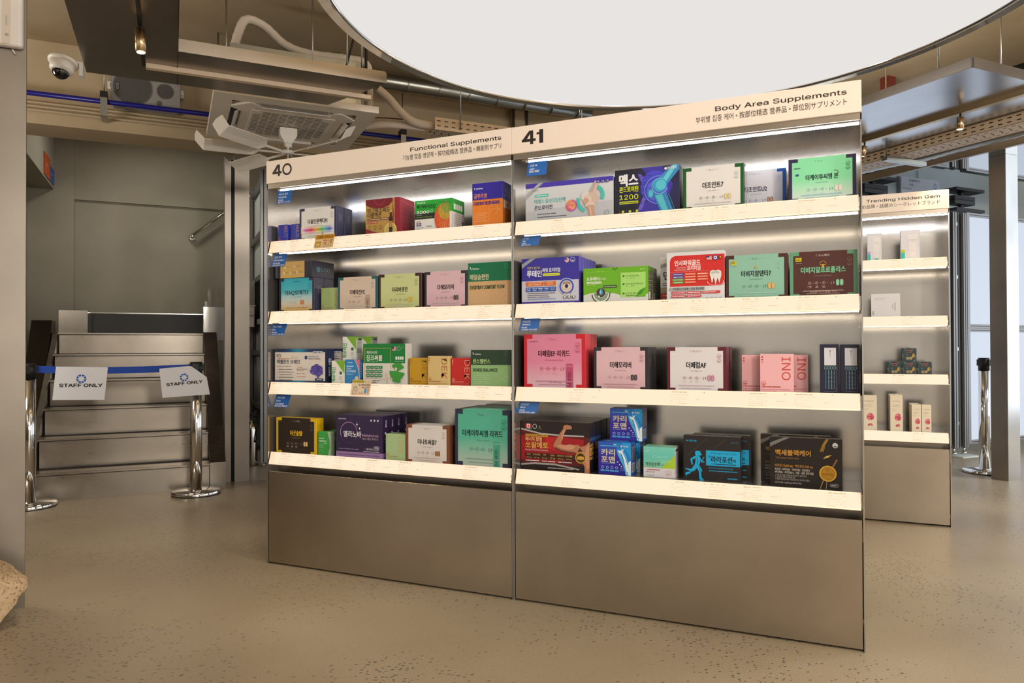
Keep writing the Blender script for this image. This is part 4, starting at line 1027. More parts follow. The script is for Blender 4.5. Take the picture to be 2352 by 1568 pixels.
def lyingside(A):
    A.rr(.04, .08, .96, .92, '2c2c3c', .1)
    for k in range(4): A.ring(.28+.15*k, .5, .11, .02, '7ab0b4', 18); A.dash(.24+.15*k, .33+.15*k, .25, .03, '6a9094', k)
    A.rr(.2, .35, .35, .65, '4a7c84', .2)
carton(.022, .214, .075, .158, .028, b2+.1585, '262234', 'sand and black carton lying flat on top of the turquoise one', G402, lying, lyingside)
carton(.255, .108, .109, .05, .065, b2, 'b0c884', 'small pale green carton half hidden by the beige teal-cornered carton', G402, fam('b0c884', 'c8a058', 'OMEGA', .9, .7, 'c88c50'))
carton(.374, .212, .148, .06, .032, b2, '1c5c62', 'beige carton with teal bracket corners and a sachet picture', G402, the('1c5c62', 'd0b8a4', 'd8c4b2', '더베타칸FC', 'THE BETACAN FC', ty=.49, pill='a8947c', icons=2, stick='b09a84', seals='b8b0a8'), the_side('1c5c62'))
carton(.589, .217, .152, .060, .032, b2, '3c2420', 'pale yellow-green carton with brown bracket corners', G402, the('3c2420', 'c0c882', 'ccd496', '더리버큐민', 'THE LIVERCUMIN', ty=.50, pill='d0b43c', seals='a8b088', logo='6a7048'), the_side('3c2420'))
carton(.818, .204, .153, .060, .032, b2, '342c34', 'light pink carton with charcoal corners on the second board of shelf 40', G402, the('342c34', 'd2a8b4', 'dcb8c2', '더헤모리버', 'THE HEMOLIVER', ty=.51, pill='4a3c40', seals='c89cac', logo='b06484'), the_side('342c34'))
def flowart(top, bot, word, eng, tc, ink, y=.58):
    def f(A):
        A.r(0, 0, 1, 1, bot); A.r(0, y, 1, 1, top); A.t('Vitafree', .10, y+.27, .07, 'e8ecea', 'l', .02); A.p([(.04, y+.33), (.06, y+.33), (.085, y+.27), (.07, y+.27)], 'e8ecea')
        A.t(word, .05, y+.045, .14, tc, 'l', .022, width=.44); A.t(eng, .05, y-.175, .16, ink, 'l', .03, width=.80 if len(eng) > 15 else .62)
        A.ring(.89, y+.32, .05, .008, tint(top, .3), 18); micro(A, .05, .5, (.30, .25, .20, .15, .10), tint(bot, .35), .02); A.ring(.80, .26, .14, .012, tint(bot, .3), 24, -1, 3); A.ring(.9, .1, .2, .012, tint(bot, .3), 24, .6, 2.6)
    return f
carton(1.024, .194, .179, .06, .032, b2, '0c6a44', 'carton half deep green half tan at the divider end of the second board', G402, flowart('0a7048', 'd0a878', '매일숨편한', 'EVERYDAY COMFORT FLOW', 'e0d0b0', '1c4830'))

# ---- shelf 40, third board
def brain(A):
    A.r(0, 0, 1, 1, '1c2440'); A.grad(.0, .9, 1, 1, [(0, '1c2440'), (.28, '1c3c68'), (.48, '2c8cb0'), (.66, '1c3c68'), (1, '1c2440')], False); A.grad(.0, 0, 1, .09, [(0, '1c2440'), (.28, '1c3c68'), (.48, '2c8cb0'), (.66, '1c3c68'), (1, '1c2440')], False)
    A.r(.012, .085, .985, .9, 'd8d0c8'); A.t('Brain', .33, .71, .17, 'c0a898', 'l', shear=.4)
    A.dash(.05, .30, .70, .03, 'c87860', 2, .95); A.t('엑셀런트 브레인', .05, .575, .135, '1c2c58', 'l', .03, width=.45); A.t('EXCELLENT BRAIN', .05, .475, .058, '3c4048', 'l', .004, width=.28)
    for k in range(5): A.rr(.05, .385-.075*k, .062, .41-.075*k, '7a7888', .3); A.dash(.085, .35+.03*(k % 2), .388-.075*k, .028, '6c6868', k, .95)
    A.t('은행잎 추출 포스파티딜세린 300 mg', .44, .40, .045, '44404a', 'l', width=.22); 
    for k in range(4): A.dash(.45, .56+.02*k, .46-.09*k, .022, 'b87868', k+3)
    A.rr(.60, .70, .65, .80, '243c88', .3); A.t('은행잎 추출 2종 함유', .67, .76, .05, '3468a0', 'l', .004, width=.2); A.dash(.67, .90, .70, .03, '6c6868', 8)
    A.r(.76, .865, .94, .93, 'c8ccd8'); A.dash(.77, .93, .88, .035, '3c4068', 5)
    A.ring(.105, .80, .05, .012, '5c5850', 16); A.p([(.045, .77), (.065, .77), (.065, .84), (.055, .86)], '5c6048')
    for k, (x, y, r) in enumerate(((.77, .42, .10), (.83, .46, .11), (.89, .42, .10), (.74, .36, .07), (.81, .36, .11), (.90, .34, .09), (.86, .27, .07))): A.e(x, y, r, '5448a0')
    rg = random.Random(4)
    for k in range(30):
        x, y = .82+rg.uniform(-.085, .085), .39+rg.uniform(-.11, .12); a0 = rg.uniform(0, 6); A.ring(x, y, .035, .011, ['8478c8', '3a2c78'][k % 2], 8, a0, a0+2.6)
    A.r(.845, .17, .87, .28, '5448a0'); A.rr(.80, .09, .96, .16, '2a3858', .4); A.dash(.83, .94, .11, .03, 'c8d0e0', 3)
def brainside(A): A.r(0, 0, 1, 1, '1c2848'); A.t('엑셀런트 브레인', .62, .22, .5*.28, 'd0d4e0', 'l', .02, width=.5, rot=PI/2)
carton(.014, .296, .158, .058, .032, b3, '1c2440', 'white and navy carton with a violet brain picture', G403, brain, brainside, copies=[(.047, .075, 0)], lab2=['navy carton peeping out behind the brain picture carton'])
def memo(A):
    A.r(0, 0, 1, 1, 'e4e4dc'); A.p([(.28, 1), (1, .45), (1, 1)], '78b030'); A.p([(.0, .80), (.24, .80), (.24, .82), (0, .82)], 'c8c8c0'); A.t('메모레인', .27, .10, .24, '2c9860', 'l', .03, width=.62, rot=PI/2)
    A.e(.72, .48, .075, '5c8c68'); A.e(.72, .48, .045, '2c5844'); micro(A, .6, .85, (.32, .28, .24, .2), '7c7c78', .018); micro(A, .66, .88, (.1, .06), '7c7c78', .015)
def memoside(A): A.r(0, 0, 1, 1, 'e0e0d8'); A.r(0, .86, 1, 1, '78b030'); A.r(.08, .3, .92, .95, 'b8b8b4'); A.r(.3, .86, .9, .93, '2c2c2c'); micro(A, .12, .9, (.8, .76, .72, .68, .62, .56, .5, .44, .38, .32), '5c5c5c', .02)
carton(.340, .071, .105, .045, .032, b3, 'e4e4dc', 'white and lime carton on the board beside the brain carton', G403, memo, memoside)
m = carton(.363, .074, .1055, .045, .082, b3, 'e4e4dc', 'white and lime carton carrying a twin, mostly hidden', G403, memo, memoside, copies=[(0, 0, .106), (.047, .050, 0), (.047, .050, .106)], lab2=['white and lime carton on top of its stack, clear of the blue carton', 'white and lime carton low at the back behind the green carton', 'white and lime carton at the back, topmost of the rear stack'])
def phos(A):
    A.r(0, 0, 1, 1, '2c84c4'); A.p([(.62, 1), (.8, .8), (.93, .5), (.98, .2), (1, 0), (1, 1)], 'c8c8d0'); A.p([(.68, 1), (.86, .78), (.97, .5), (1, .3), (1, 1)], 'd8707c')
    A.dash(.15, .5, .86, .04, 'd0e4f4', 2, .95); A.r(.05, .70, .6, .77, '5ca8dc'); A.dash(.08, .58, .715, .035, 'e4f0f8', 3, .95); A.t('인지력', .08, .60, .085, 'eef4fa', 'l', .01, width=.3); A.t('포스파티딜세린', .08, .50, .10, 'eef4fa', 'l', .015, width=.64); micro(A, .08, .6, (.42, .38), 'b8d8f0', .02)
    A.ring(.25, .2, .09, .012, '68b0e0', 18); A.e(.8, .25, .09, 'd8c8b0')
carton(.415, .077, .110, .038, .032, b3, '2c84c4', 'small sky blue carton with a red corner wave', G403, phos, lambda A: (A.r(0, 0, 1, 1, '2878b8'), A.r(.15, .3, .8, .9, '3c90d0'), micro(A, .2, .8, (.8, .7, .6, .5, .4), 'a8d0f0', .03)))
def jingko(A):
    A.r(0, 0, 1, 1, 'dcdcd4'); A.r(0, .53, 1, 1, '0c8038'); A.poly_line([(.04, .16), (.04, .89), (.66, .89), (.66, .16)], .012, 'b8a850')
    A.t('파마시아', .085, .755, .085, 'eef2e8', 'l', .012); A.t('징코써큘', .08, .60, .155, 'eef2e8', 'l', .022, width=.38); A.dash(.09, .36, .555, .03, '8cc09c', 3)
    A.r(.70, .83, .79, .93, 'c84850'); A.r(.70, .88, .745, .93, '2c3c78'); [A.line(.745 if k > 1 else .70, .84+.02*k, .79, .84+.02*k, .008, 'e8e4e0') for k in range(5)]
    A.ring(.85, .88, .05, .01, '9cc8a8', 18); A.ring(.94, .88, .045, .01, '6cb080', 10, 0, 4)
    for k in range(4): A.r(.775+.05*k, .615, .815+.05*k, .69, 'e4ece0'); 
    A.dash(.76, .98, .565, .022, 'a8d0b0', 3)
    for r in range(3):
        for k in range(4): A.r(.08+.10*k, .40-.10*r, .17+.10*k, .465-.10*r, '1c7840'); A.dash(.09+.10*k, .16+.10*k, .42-.1*r, .025, 'b8dcc0', k+r); A.dash(.09+.10*k, .15+.10*k, .375-.1*r, .015, '6a6c64', k+r+4)
    A.poly_line([(.04, .16), (.42, .165), (.46, .12), (.5, .17), (.53, .10), (.56, .32), (.585, .02), (.61, .2), (.64, .15), (.97, .165)], .007, 'c89868')
    for a0, r in ((.9, .20), (2.0, .20), (3.6, .22), (4.6, .26), (5.6, .20)):
        n = 10; A.p([(.83, .34)]+[(.83+(r*math.cos(a0-.5+i/n))*A.h/A.w, .34+r*1.05*math.sin(a0-.5+i/n)*(1-.16*(i == 5))) for i in range(n+1)], '3c9838')
    A.e(.80, .40, .03, 'd8e0c8'); micro(A, .06, .42, (.10, .055), '50504c', .025); A.t('Lifemine', .74, .02, .08, '2c5870', 'l', .005)
carton(.509, .216, .179, .052, .032, b3, 'dcdcd4', 'green and white carton with a ginkgo leaf picture', G403, jingko, lambda A: (A.r(0, 0, 1, 1, 'd8d4ca'), A.poly_line([(.3, .2), (.7, .2), (.7, .88), (.3, .88), (.3, .2)], .006, 'c0b8ac'), [A.ring(.5, .3+.14*k, .05, .008, 'c0b8ac', 12) for k in range(4)]))
carton(.736, .094, .118, .03, .045, b3, 'c89818', 'mustard yellow carton right of the ginkgo carton', G403, fam('c89818', 'a87c10', 'DEK', .92, .66, 'a86c10'))
carton(.834, .101, .126, .03, .032, b3, 'd8bc7c', 'cream yellow carton with tall red letters between mustard and red ones', G403, fam('d8bc7c', 'b0703c', 'DEK', .92, .66, 'b85c30'), lambda A: micro(A, .2, .8, (.9, .85, .8, .7, .6, .5, .4, .3, .2), 'b08c50', .015))
carton(.938, .095, .118, .03, .045, b3, 'c82820', 'bright red carton with tall letters beside the two-tone green one', G403, fam('c82820', 'ec9c80', 'DEK', .92, .66, 'f0b8a8'))
carton(1.036, .180, .151, .055, .032, b3, '24402c', 'two-tone dark and mint green carton at the divider end of the third board', G403, flowart('28402c', '90b87c', '센스밸런스', 'SENSE BALANCE', 'b8d890', '1c3420', .60))

# ---- shelf 40, bottom board
carton(.024, .233, .164, .05, .032, b4, 'd8b010', 'black carton with bright yellow bracket corners', G404, the('d8b010', '2c2018', '2c2018', '더굿슬립', 'THE GOOD SLEEP', 'e0b820', 'a88c48', pill='c8a868', icol='8c7c68', logo='8c7c6c', foot='4c3c2c', seals='5c5044', ty=.52, extra=lambda A: A.ring(.63, .60, .05, .022, 'e0b820', 14, -2.2, .9)), lambda A: (A.r(.15, .35, .75, .85, 'c8a00c'), micro(A, .2, .7, (.78, .7, .62, .54, .46), '8c7008', .02)))
def sgreen(A): A.r(0, 0, 1, 1, '3c9c44'); A.p([(1, 0), (.78, 0), (.95, .35), (.93, .65), (.74, 1), (1, 1)], 'a8b4a0'); A.ring(.5, .5, .5, .02, '70bc74', 24, -1.1, 1.1); A.dash(.06, .5, .70, .04, 'e4f0e0', 2, .95); A.t('식물성멜라토닌', .06, .58, .085, 'e4f0e0', 'l', .01, width=.62); A.t('2mg', .5, .50, .08, 'e4f0e0', 'l', .02); micro(A, .06, .5, (.44, .39, .34), 'b0d8b0', .02); A.ring(.2, .15, .11, .015, '70bc74', 18)
carton(.265, .070, .109, .03, .032, b4, '3c9c44', 'small grass green carton beside the yellow-cornered carton', G404, sgreen, lambda A: (A.r(0, 0, 1, 1, '8c9c84'), micro(A, .15, .85, [.1+.06*k for k in range(14)], '4c5c48', .025)), copies=[(.026, .05, 0)], lab2=['small grass green carton set farther back beside its twin'])
def mela(A):
    A.grad(0, 0, 1, 1, [(0, '342448'), (.5, '2e1e42'), (1, '32244a')]); A.r(0, 0, 1, .145, '9878a8'); A.dash(.04, .93, .065, .03, '5c4470', 3, .97)
    A.t('Good Friends', .05, .90, .058, 'd8d4e0', 'l', .012, width=.17); A.ring(.28, .60, .245, .014, 'a878a8', 48, -.6, 3.6, 'e0b8d0'); A.ring(.28, .60, .25, .01, '503468', 48)
    A.t('멜라노바', .17, .50, .16, 'e0dce4', 'l', .028, width=.38); A.t('Melanova', .565, .515, .12, 'c8a8c8', 'l', shear=.3, width=.34); A.t('100% 식물성 멜라토닌', .57, .445, .058, 'c8a0b8', 'l', .006, width=.34)
    for x, y, r in ((.46, .79, .03), (.515, .70, .02)): A.line(x-.02, y, x+.02, y, .008, 'ece8f0'); A.line(x, y-.05*r/.03, x, y+.05*r/.03, .008, 'ece8f0'); A.e(x, y, .012, 'ffffff')
    for k in range(3): A.e(.765+.07*k, .895, .028, 'c8bcd0', n=6)
    A.ring(.88, .275, .028, .008, 'd0c8d8', 18); A.rr(.82, .25, .94, .30, 'd0c8d8', .5); A.rr(.825, .257, .935, .293, '32224a', .5); A.dash(.84, .92, .265, .02, 'd8d0e0', 2)
    A.dash(.06, .5, .20, .022, '9c8cac', 4); A.t('식물성 멜라토닌 2 mg 함유', .93, .21, .05, 'd8d0e0', 'r', .01, width=.28); A.dash(.60, .94, .16, .026, 'c0b4cc', 6, .97)
def melaside(A): A.r(0, 0, 1, 1, '2c1e40'); A.r(0, 0, 1, .145, '80649c'); A.t('멜라노바', .7, .74, .17*.4, 'd8d4e0', 'l', .01, width=.16, rot=PI/2); A.e(.5, .6, .03, 'c8b8d8'); A.dash(.35, .65, .45, .05, 'b0a4c0', 2); A.dash(.4, .7, .38, .05, 'b0a4c0', 3)
carton(.364, .246, .187, .045, .032, b4, '30224a', 'dark purple carton with a glowing ring, foremost of its row', G404, mela, melaside, copies=[(0, .050, 0), (0, .100, 0), (0, .160, 0)], lab2=['dark purple ring carton, second from the front of its row', 'dark purple ring carton, third from the front of its row', 'dark purple ring carton, hindmost of its row'])
carton(.622, .100, .114, .06, .036, b4, 'a8c490', 'pale green carton between the purple row and the brown-cornered carton', G404, fam('a8c490', 'c8a468', 'LOVE', .92, .62, 'c89458'))
carton(.727, .208, .158, .09, .032, b4, '7c4a30', 'white carton with chestnut brown bracket corners', G404, the('7c4a30', 'd8d0cc', 'dcd6d2', '더나토써클7', 'THE NATTOCIRCLE7', ty=.50, pill='8c5c28', icol='b08c74', logo='a86448', foot='d0b8a8', seals='d0b8ac'), the_side('7c4a30'), the_top('e0dcd8'))
carton(.962, .252, .231, .11, .032, b4, '2a3048', 'large mint green carton with navy corners, front of its pair', G404, the('2a3048', 'b4c0b4', '54b498', '더케이투씨엠 리퀴드', 'THE K2CM LIQUID', '1c3438', pill='8cb8a8', icol='5c8c80', logo='1c5c50', stick='48a488', seals='3c9480', foot='88a89c', tsize=.125, ty=.54), the_side('2a3048'), the_top('58c0a4'), copies=[(0, .116, .0)], lab2=['large mint green carton right behind the front one'])

# ---- shelf 41, top board
def chond(A):
    A.grad(0, 0, 1, 1, [(0, 'c0c2c8'), (.4, 'cacdd2'), (1, 'd6d8dc')]); A.p([(0, .0), (1, 0), (1, .42), (0, .28)], 'bcbec4'); A.r(0, .88, 1, 1, '4a3cae')
    A.p([(.0, .60), (.0, .72), (.155, 1), (.215, 1)], 'b0b2b6'); A.p([(.02, .63), (.0, .60), (.215, 1), (.20, 1)], '8c8e92'); A.dash(.08, .15, .80, .03, '6c6e72', 2)
    A.rr(.108, .635, .27, .71, '48c0b4', .2); A.dash(.12, .26, .66, .03, 'e0f4f0', 4, .95); A.t('티에스 뮤코다당단백', .105, .485, .125, '38b0a8', 'l', .018, width=.36); A.t('콘드로이친', .105, .325, .125, '24284c', 'l', .02, width=.21)
    for k in range(3): A.r(.11, .18-.075*k, .125, .235-.075*k, 'a8d4d4'); A.dash(.14, .36+.12*min(k, 1), .19-.075*k, .032, '5c5e64', k+2, .97)
    for k in range(24): a = k*PI/12; A.e(.535+.056*math.cos(a)*A.h/A.w*2.3, .36+.128*math.sin(a), .022, ['c858a8', 'e8a028', 'e05868', 'b058c8'][k//6], n=8)
    A.ring(.535, .36, .115, .05, 'e8a830', 40, -PI/2, 3*PI/2, 'c858a8'); A.e(.535, .36, .075, 'e89878'); A.t('1·2·3', .535, .345, .07, '8c2848', 'c', .02)
    # knee joint
    A.p([(.80, .92), (.86, .92), (.80, .60), (.77, .55), (.72, .58)], 'b8a8a0'); A.p([(.77, .60), (.825, .92), (.845, .92), (.805, .58)], 'd8b8a8'); A.e(.70, .55, .12, 'd8d0ca', ry=.13); A.e(.775, .50, .15, 'd0b8a8'); A.e(.72, .47, .11, 'dcc4b4'); A.e(.70, .44, .075, 'c8a08c')
    A.ring(.735, .46, .32, .08, '4cc0b4', 24, 2.9, 4.3); A.ring(.79, .56, .27, .09, '4cc0b4', 20, -.5, 1.1); A.e(.75, .33, .13, 'd8c8bc', ry=.07); A.p([(.71, .33), (.79, .33), (.79, .2), (.81, 0), (.75, 0), (.73, .18)], 'c89c84'); A.p([(.735, .3), (.75, .3), (.775, 0), (.76, 0)], 'dcb8a4')
    for k in range(3): A.rr(.815+.05*k, .855, .858+.05*k, .935, '34288c', .2); A.t('1일 2회 1정'.split()[k], .836+.05*k, .87, .06, 'e0e0f0', 'c')
    A.ring(.93, .12, .06, .01, '8c8e94', 18)
carton(1.280, .357, .154, .07, .032, b1, 'd0d2d6', 'wide pale grey carton with a violet top band and a knee joint', G411, chond)
def maxa(A):
    A.grad(0, 0, 1, 1, [(0, '24243c'), (.5, '2c2a58'), (1, '262630')]); A.p([(.3, 0), (.55, .35), (.62, .62), (.42, 1), (.75, 1), (.9, .6), (.75, 0)], '4038a0'); A.p([(.40, .88), (.6, .62), (.55, .5), (.42, .1), (.36, .1), (.48, .5), (.36, .88)], '6c5cc8'); A.e(.62, .58, .3, '4a48c8', ry=.34); A.e(.66, .5, .22, '5c64d8')
    A.p([(0, .0), (.34, .0), (.32, 1), (0, 1)], '22222c')
    for k in range(16): A.line(.0, .22+.045*k, .5+.1*math.sin(k*2.1), .24+.045*k, .008, '34346c')
    # bones
    A.p([(.88, 1), (1, 1), (1, .9), (.80, .58), (.68, .62), (.66, .72)], '3c8cc4'); A.p([(.90, 1), (.97, 1), (.78, .62), (.71, .66)], '68c8d8'); A.e(.70, .60, .15, '3c9cc8', ry=.15); A.e(.72, .60, .11, '58c0d4'); A.e(.56, .43, .07, '3c88c0', ry=.10); A.e(.565, .43, .045, '58b8d0', ry=.07)
    A.p([(.60, .42), (.78, .44), (.92, 0), (.72, 0)], '3480b8'); A.p([(.63, .38), (.74, .40), (.84, 0), (.76, 0)], '58b8c8'); A.ring(.68, .50, .30, .012, '7ca8e8', 30, 1.4, 4.6); A.ring(.70, .58, .17, .01, '90d0f0', 24, 1, 6)
    for x in (.84, .86, .89): A.poly_line([(x-.06, .4), (x-.02, .28), (x+.04, .04)], .008, '4ca0d0')
    A.t('맥스', .075, .655, .285, 'e8e8ea', 'l', .05, width=.29); A.t('콘드로이틴', .075, .515, .135, 'd0d838', 'l', .035, width=.295); A.t('1200', .075, .345, .20, 'd0d838', 'l', .02, width=.295); A.r(.075, .25, .37, .305, 'd0d838'); A.dash(.085, .36, .262, .03, '2c2c34', 3, .97)
    for k in range(3): A.e(.13+.11*k, .085, .03, 'c8c848'); A.dash(.10+.11*k, .17+.11*k, .03, .02, 'c8c848', k); A.line(.075+.11*k, .0, .075+.11*k, .13, .004, '8c8c90')
    A.e(.795, .935, .028, 'e8e8ec'); A.t('현대제약', .82, .912, .07, 'e8e8ec', 'l', .02, width=.14)
carton(1.642, .241, .171, .07, .032, b1, '22222c', 'black and violet carton with a glowing blue knee x-ray', G411, maxa)
carton(1.894, .211, .153, .065, .032, b1, '1c5428', 'white carton with dark green bracket corners', G411, the('1c5428', 'dedad6', 'e0dcd8', '더조인트7', 'THE JOINT 7', ty=.50, pill='d0c088', seals='b4ccc0'))
carton(2.034, .204, .138, .06, .105, b1, '1858b0', 'white carton with cobalt blue corners, half hidden behind the green-cornered one', G411, the('1858b0', 'd6d6e0', 'd8d8e2', '더조인트U2', 'THE JOINT U2', '28324c', ty=.46, pill='a87c64', seals='b4c4dc', icol='8c94ac', logo='6c7cb8'))
carton(2.249, .210, .146, .065, .032, b1, '2e2848', 'mint to white carton with dark violet corners at the near end of the top board', G411, the('2e2848', 'd2dcd4', '84d8a4', '더케이투씨엠 본', 'THE K2CMBONE', '1c3c34', ty=.49, tsize=.14, pill='dcd4c8', seals='3ca060', logo='4c9c74', icol='8ca8b4', foot='9cc4d0', extra=lambda A: (A.ring(.70, .60, .075, .016, '5ca050', 18, -.3, 2.0), A.dash(.09, .18, .76, .03, '2c4c48', 2, .97), A.e(.135, .62, .035, '2c5888', ry=.028))))
mb = MB(); mb.box(2.107, 2.109, .034, .098, b1+.0006, b1+.150); single('acrylic_stand', mb, 'glass', (2.108, .034, b1+.0006), 'S', 'clear upright sheet at the end of the green-cornered carton', 'stand')

# ---- shelf 41, second board
def lutein(A):
    A.r(0, 0, 1, 1, '3c32a0', '3a349c'); A.r(0, .08, 1, .52, 'c8c8d4'); A.p([(.0, .80), (0, .88), (.165, 1), (.265, 1)], '9ca0a8'); A.p([(0, .78), (0, .80), (.265, 1), (.24, 1)], '70747c')
    A.t('건강한 눈 젊은 세상', .10, .775, .06, 'd8c84c', 'l', .01, width=.23); A.t('루테인', .095, .615, .155, 'f0f0f4', 'l', .03, width=.26); A.t('파워 프리미엄', .37, .70, .10, 'f0f0f4', 'l', .018, width=.31); A.rr(.375, .615, .68, .67, 'd8d838', .5); A.t('LUTEIN POWER PREMIUM', .39, .627, .04, '3c3c90', 'l', .006, width=.27)
    A.e(.80, .93, .05, 'e8e0e0'); [A.line(.765, .90+.02*k, .835, .90+.02*k, .01, 'c84858') for k in range(4)]; A.r(.765, .93, .80, .97, '3c4c98'); A.ring(.90, .93, .055, .01, 'c0c0e0', 20); A.e(.90, .915, .028, 'c0c0e0', ry=.014)
    A.rr(.08, .41, .39, .50, 'd86c30', .1); A.rr(.40, .41, .61, .50, 'd86c30', .1); A.dash(.12, .36, .47, .02, 'f4e0d0', 2); A.dash(.12, .36, .43, .02, 'f4e0d0', 3); A.dash(.45, .57, .47, .02, 'f4e0d0', 4); A.dash(.46, .56, .43, .02, 'f4e0d0', 5)
    A.rr(.08, .29, .61, .385, '3454a8', .1)
    for k in range(5): A.dash(.09+.105*k, .17+.105*k, .345, .022, 'e0e4f0', k); A.dash(.10+.105*k, .16+.105*k, .31, .02, 'c0c8e0', k+6)
    for k in range(4): A.dash(.11, .60-.12*(k == 1)-.1*(k == 2), .245-.04*k, .02, ['50505c', '50505c', '50505c', '4c7cc0'][k], k+3, .97)
    A.e(.795, .38, .16, 'd0c0b4', ry=.15); A.ring(.795, .38, .165, .04, '4458b8', 40); A.ring(.795, .38, .175, .012, 'e0e0ec', 40); A.e(.795, .40, .085, 'c09880', ry=.05); A.e(.795, .385, .08, 'e4dcd8', ry=.042); A.e(.795, .385, .042, '544c5c'); A.e(.795, .385, .022, '14141c'); A.ring(.795, .40, .10, .02, '5c4438', 16, .5, 2.6, ry=.075); A.e(.79, .235, .11, '9c9894', ry=.012)
    for k in range(3): A.rr(.74+.075*k, .125, .795+.075*k, .185, '3c3c44', .3); A.e(.767+.075*k, .165, .022, 'd8d8dc'); A.dash(.745+.075*k, .79+.075*k, .13, .016, 'd8d8dc', k)
    A.dash(.52, .93, .03, .025, 'c0c0e4', 3, .97)
carton(1.262, .238, .184, .034, .032, b2, '3c32a0', 'violet blue and grey carton with an eye picture, foremost of its row', G412, lutein, lambda A: (A.r(0, 0, 1, 1, '4a44b4'), A.r(.2, .15, .8, .85, '5450c0')), copies=[(0, .036*k, 0) for k in range(1, 6)], lab2=['violet blue eye carton, %s of its row' % q for q in ('second from the front', 'third from the front', 'fourth from the front', 'second from the back', 'hindmost')])
def okay(A):
    A.r(0, 0, 1, 1, '6cb024'); A.p([(0, 0), (1, 0), (1, .24), (.8, .16), (.62, .20), (.48, .28), (.28, .33), (.12, .30), (0, .24)], 'd4d4d0')
    A.t('BOROSUNG', .05, .875, .05, '98d058', 'l', .004, width=.15); A.dash(.21, .33, .88, .03, '98d058', 3); A.t('오큐에이', .05, .655, .115, 'f4f8ec', 'l', .02, width=.20); A.t('건강앰플', .255, .66, .075, 'd8ecb8', 'l', .01, width=.1); A.rr(.05, .56, .29, .62, 'e8f0dc', .5); A.dash(.065, .28, .575, .025, '5c8c28', 2, .97); A.dash(.06, .2, .52, .02, 'c0e090', 3)
    A.ring(.50, 1.0, .07, .02, '2c5c1c', 14, PI, 2*PI); A.rr(.31, .43, .53, .51, '3c4c2c', .5); A.dash(.33, .51, .455, .028, 'b8c8a0', 4, .97); A.dash(.88, .96, .90, .03, 'c8e8a0', 4)
    A.r(.585, .16, .965, .84, 'a4d870'); A.p([(.80, .16), (.965, .16), (.965, .40), (.90, .34)], '6cb024'); A.p([(.82, .16), (.87, .33), (.965, .42), (.90, .24)], '3c8c24')
    for k, y in enumerate((.74, .52, .26)): A.e(.63, y, .032, '44682c', ry=.026); A.t(('아스타잔틴(건조)', '비타민 2종 및 미네랄 공급', '눈의 건강 세포 보호')[k], .665, y-.02, .055, '3c5424', 'l', .002, width=(.2, .26, .2)[k]); A.dash(.665, .80, y-.07, .022, '6c8c4c', k)
    A.t('및 항산화 도움', .665, .18, .05, '3c5424', 'l', .002, width=.16)
    A.ring(.28, .28, .27, .025, '3c3028', 40, PI*1.03, PI*1.97+.2, ry=.27); A.e(.28, .28, .245, 'dce0d4', n=30, a0=PI, a1=2*PI); A.ring(.28, .28, .20, .07, '1c6c48', 40, PI, 2*PI); [A.line(.28+.20*math.cos(PI+.2*k)*A.h/A.w*.72, .28+.20*math.sin(PI+.2*k)*.72, .28+.2*math.cos(PI+.2*k)*A.h/A.w*.95, .28+.2*math.sin(PI+.2*k)*.95, .012, 'e8ece0') for k in range(1, 16)]
    A.e(.28, .30, .125, '4c3c30', ry=.13); A.e(.25, .20, .022, 'f4f4f0'); A.p([(.283, .44), (.255, .34), (.25, .28), (.27, .24), (.295, .24), (.315, .28), (.31, .34)], '3c8cb8'); A.p([(.283, .42), (.265, .33), (.265, .28), (.285, .27)], '98d0e4')
    A.t('240', .03, .01, .08, '50504c', 'l'); A.dash(.08, .22, .03, .022, '6c6c68', 2)
def okayside(A): A.r(0, 0, 1, 1, '5c8c2c'); A.r(.06, .06, .94, .88, '6c6058'); [A.line(.06, .12+.06*k, .94, .14+.06*k, .018, ['b8b0a4', '8c8278'][k % 2]) for k in range(12)]; A.r(.1, .1, .5, .3, 'd8d4cc')
carton(1.517, .250, .134, .066, .032, b2, '6cb024', 'lime green carton with a drop falling into a drawn eye, foremost of its pair', G412, okay, okayside, copies=[(0, .072, 0)], lab2=['lime green drawn-eye carton behind its twin'])
def whitep(A): A.r(0, 0, 1, 1, 'dcdcd8'); A.p([(0, .76), (0, .84), (.5, 1), (.9, 1)], 'a09898'); A.r(0, .22, 1, .34, '9c9890'); A.dash(.02, .4, .27, .05, 'c8a030', 3); A.r(0, 0, 1, .22, 'c02828'); A.t('덴', .06, .52, .2, '1c1c1c', 'l', .03); A.dash(.04, .4, .41, .025, '4c4c4c', 2); A.dash(.04, .4, .37, .025, '4c4c4c', 3); A.dash(.05, .2, .14, .04, 'f0d0c8', 2); A.dash(.05, .2, .06, .04, 'f0d0c8', 4)
carton(1.797, .190, .168, .05, .095, b2, 'dcdcd8', 'white carton with a red foot, mostly behind the tooth picture carton', G412, whitep)
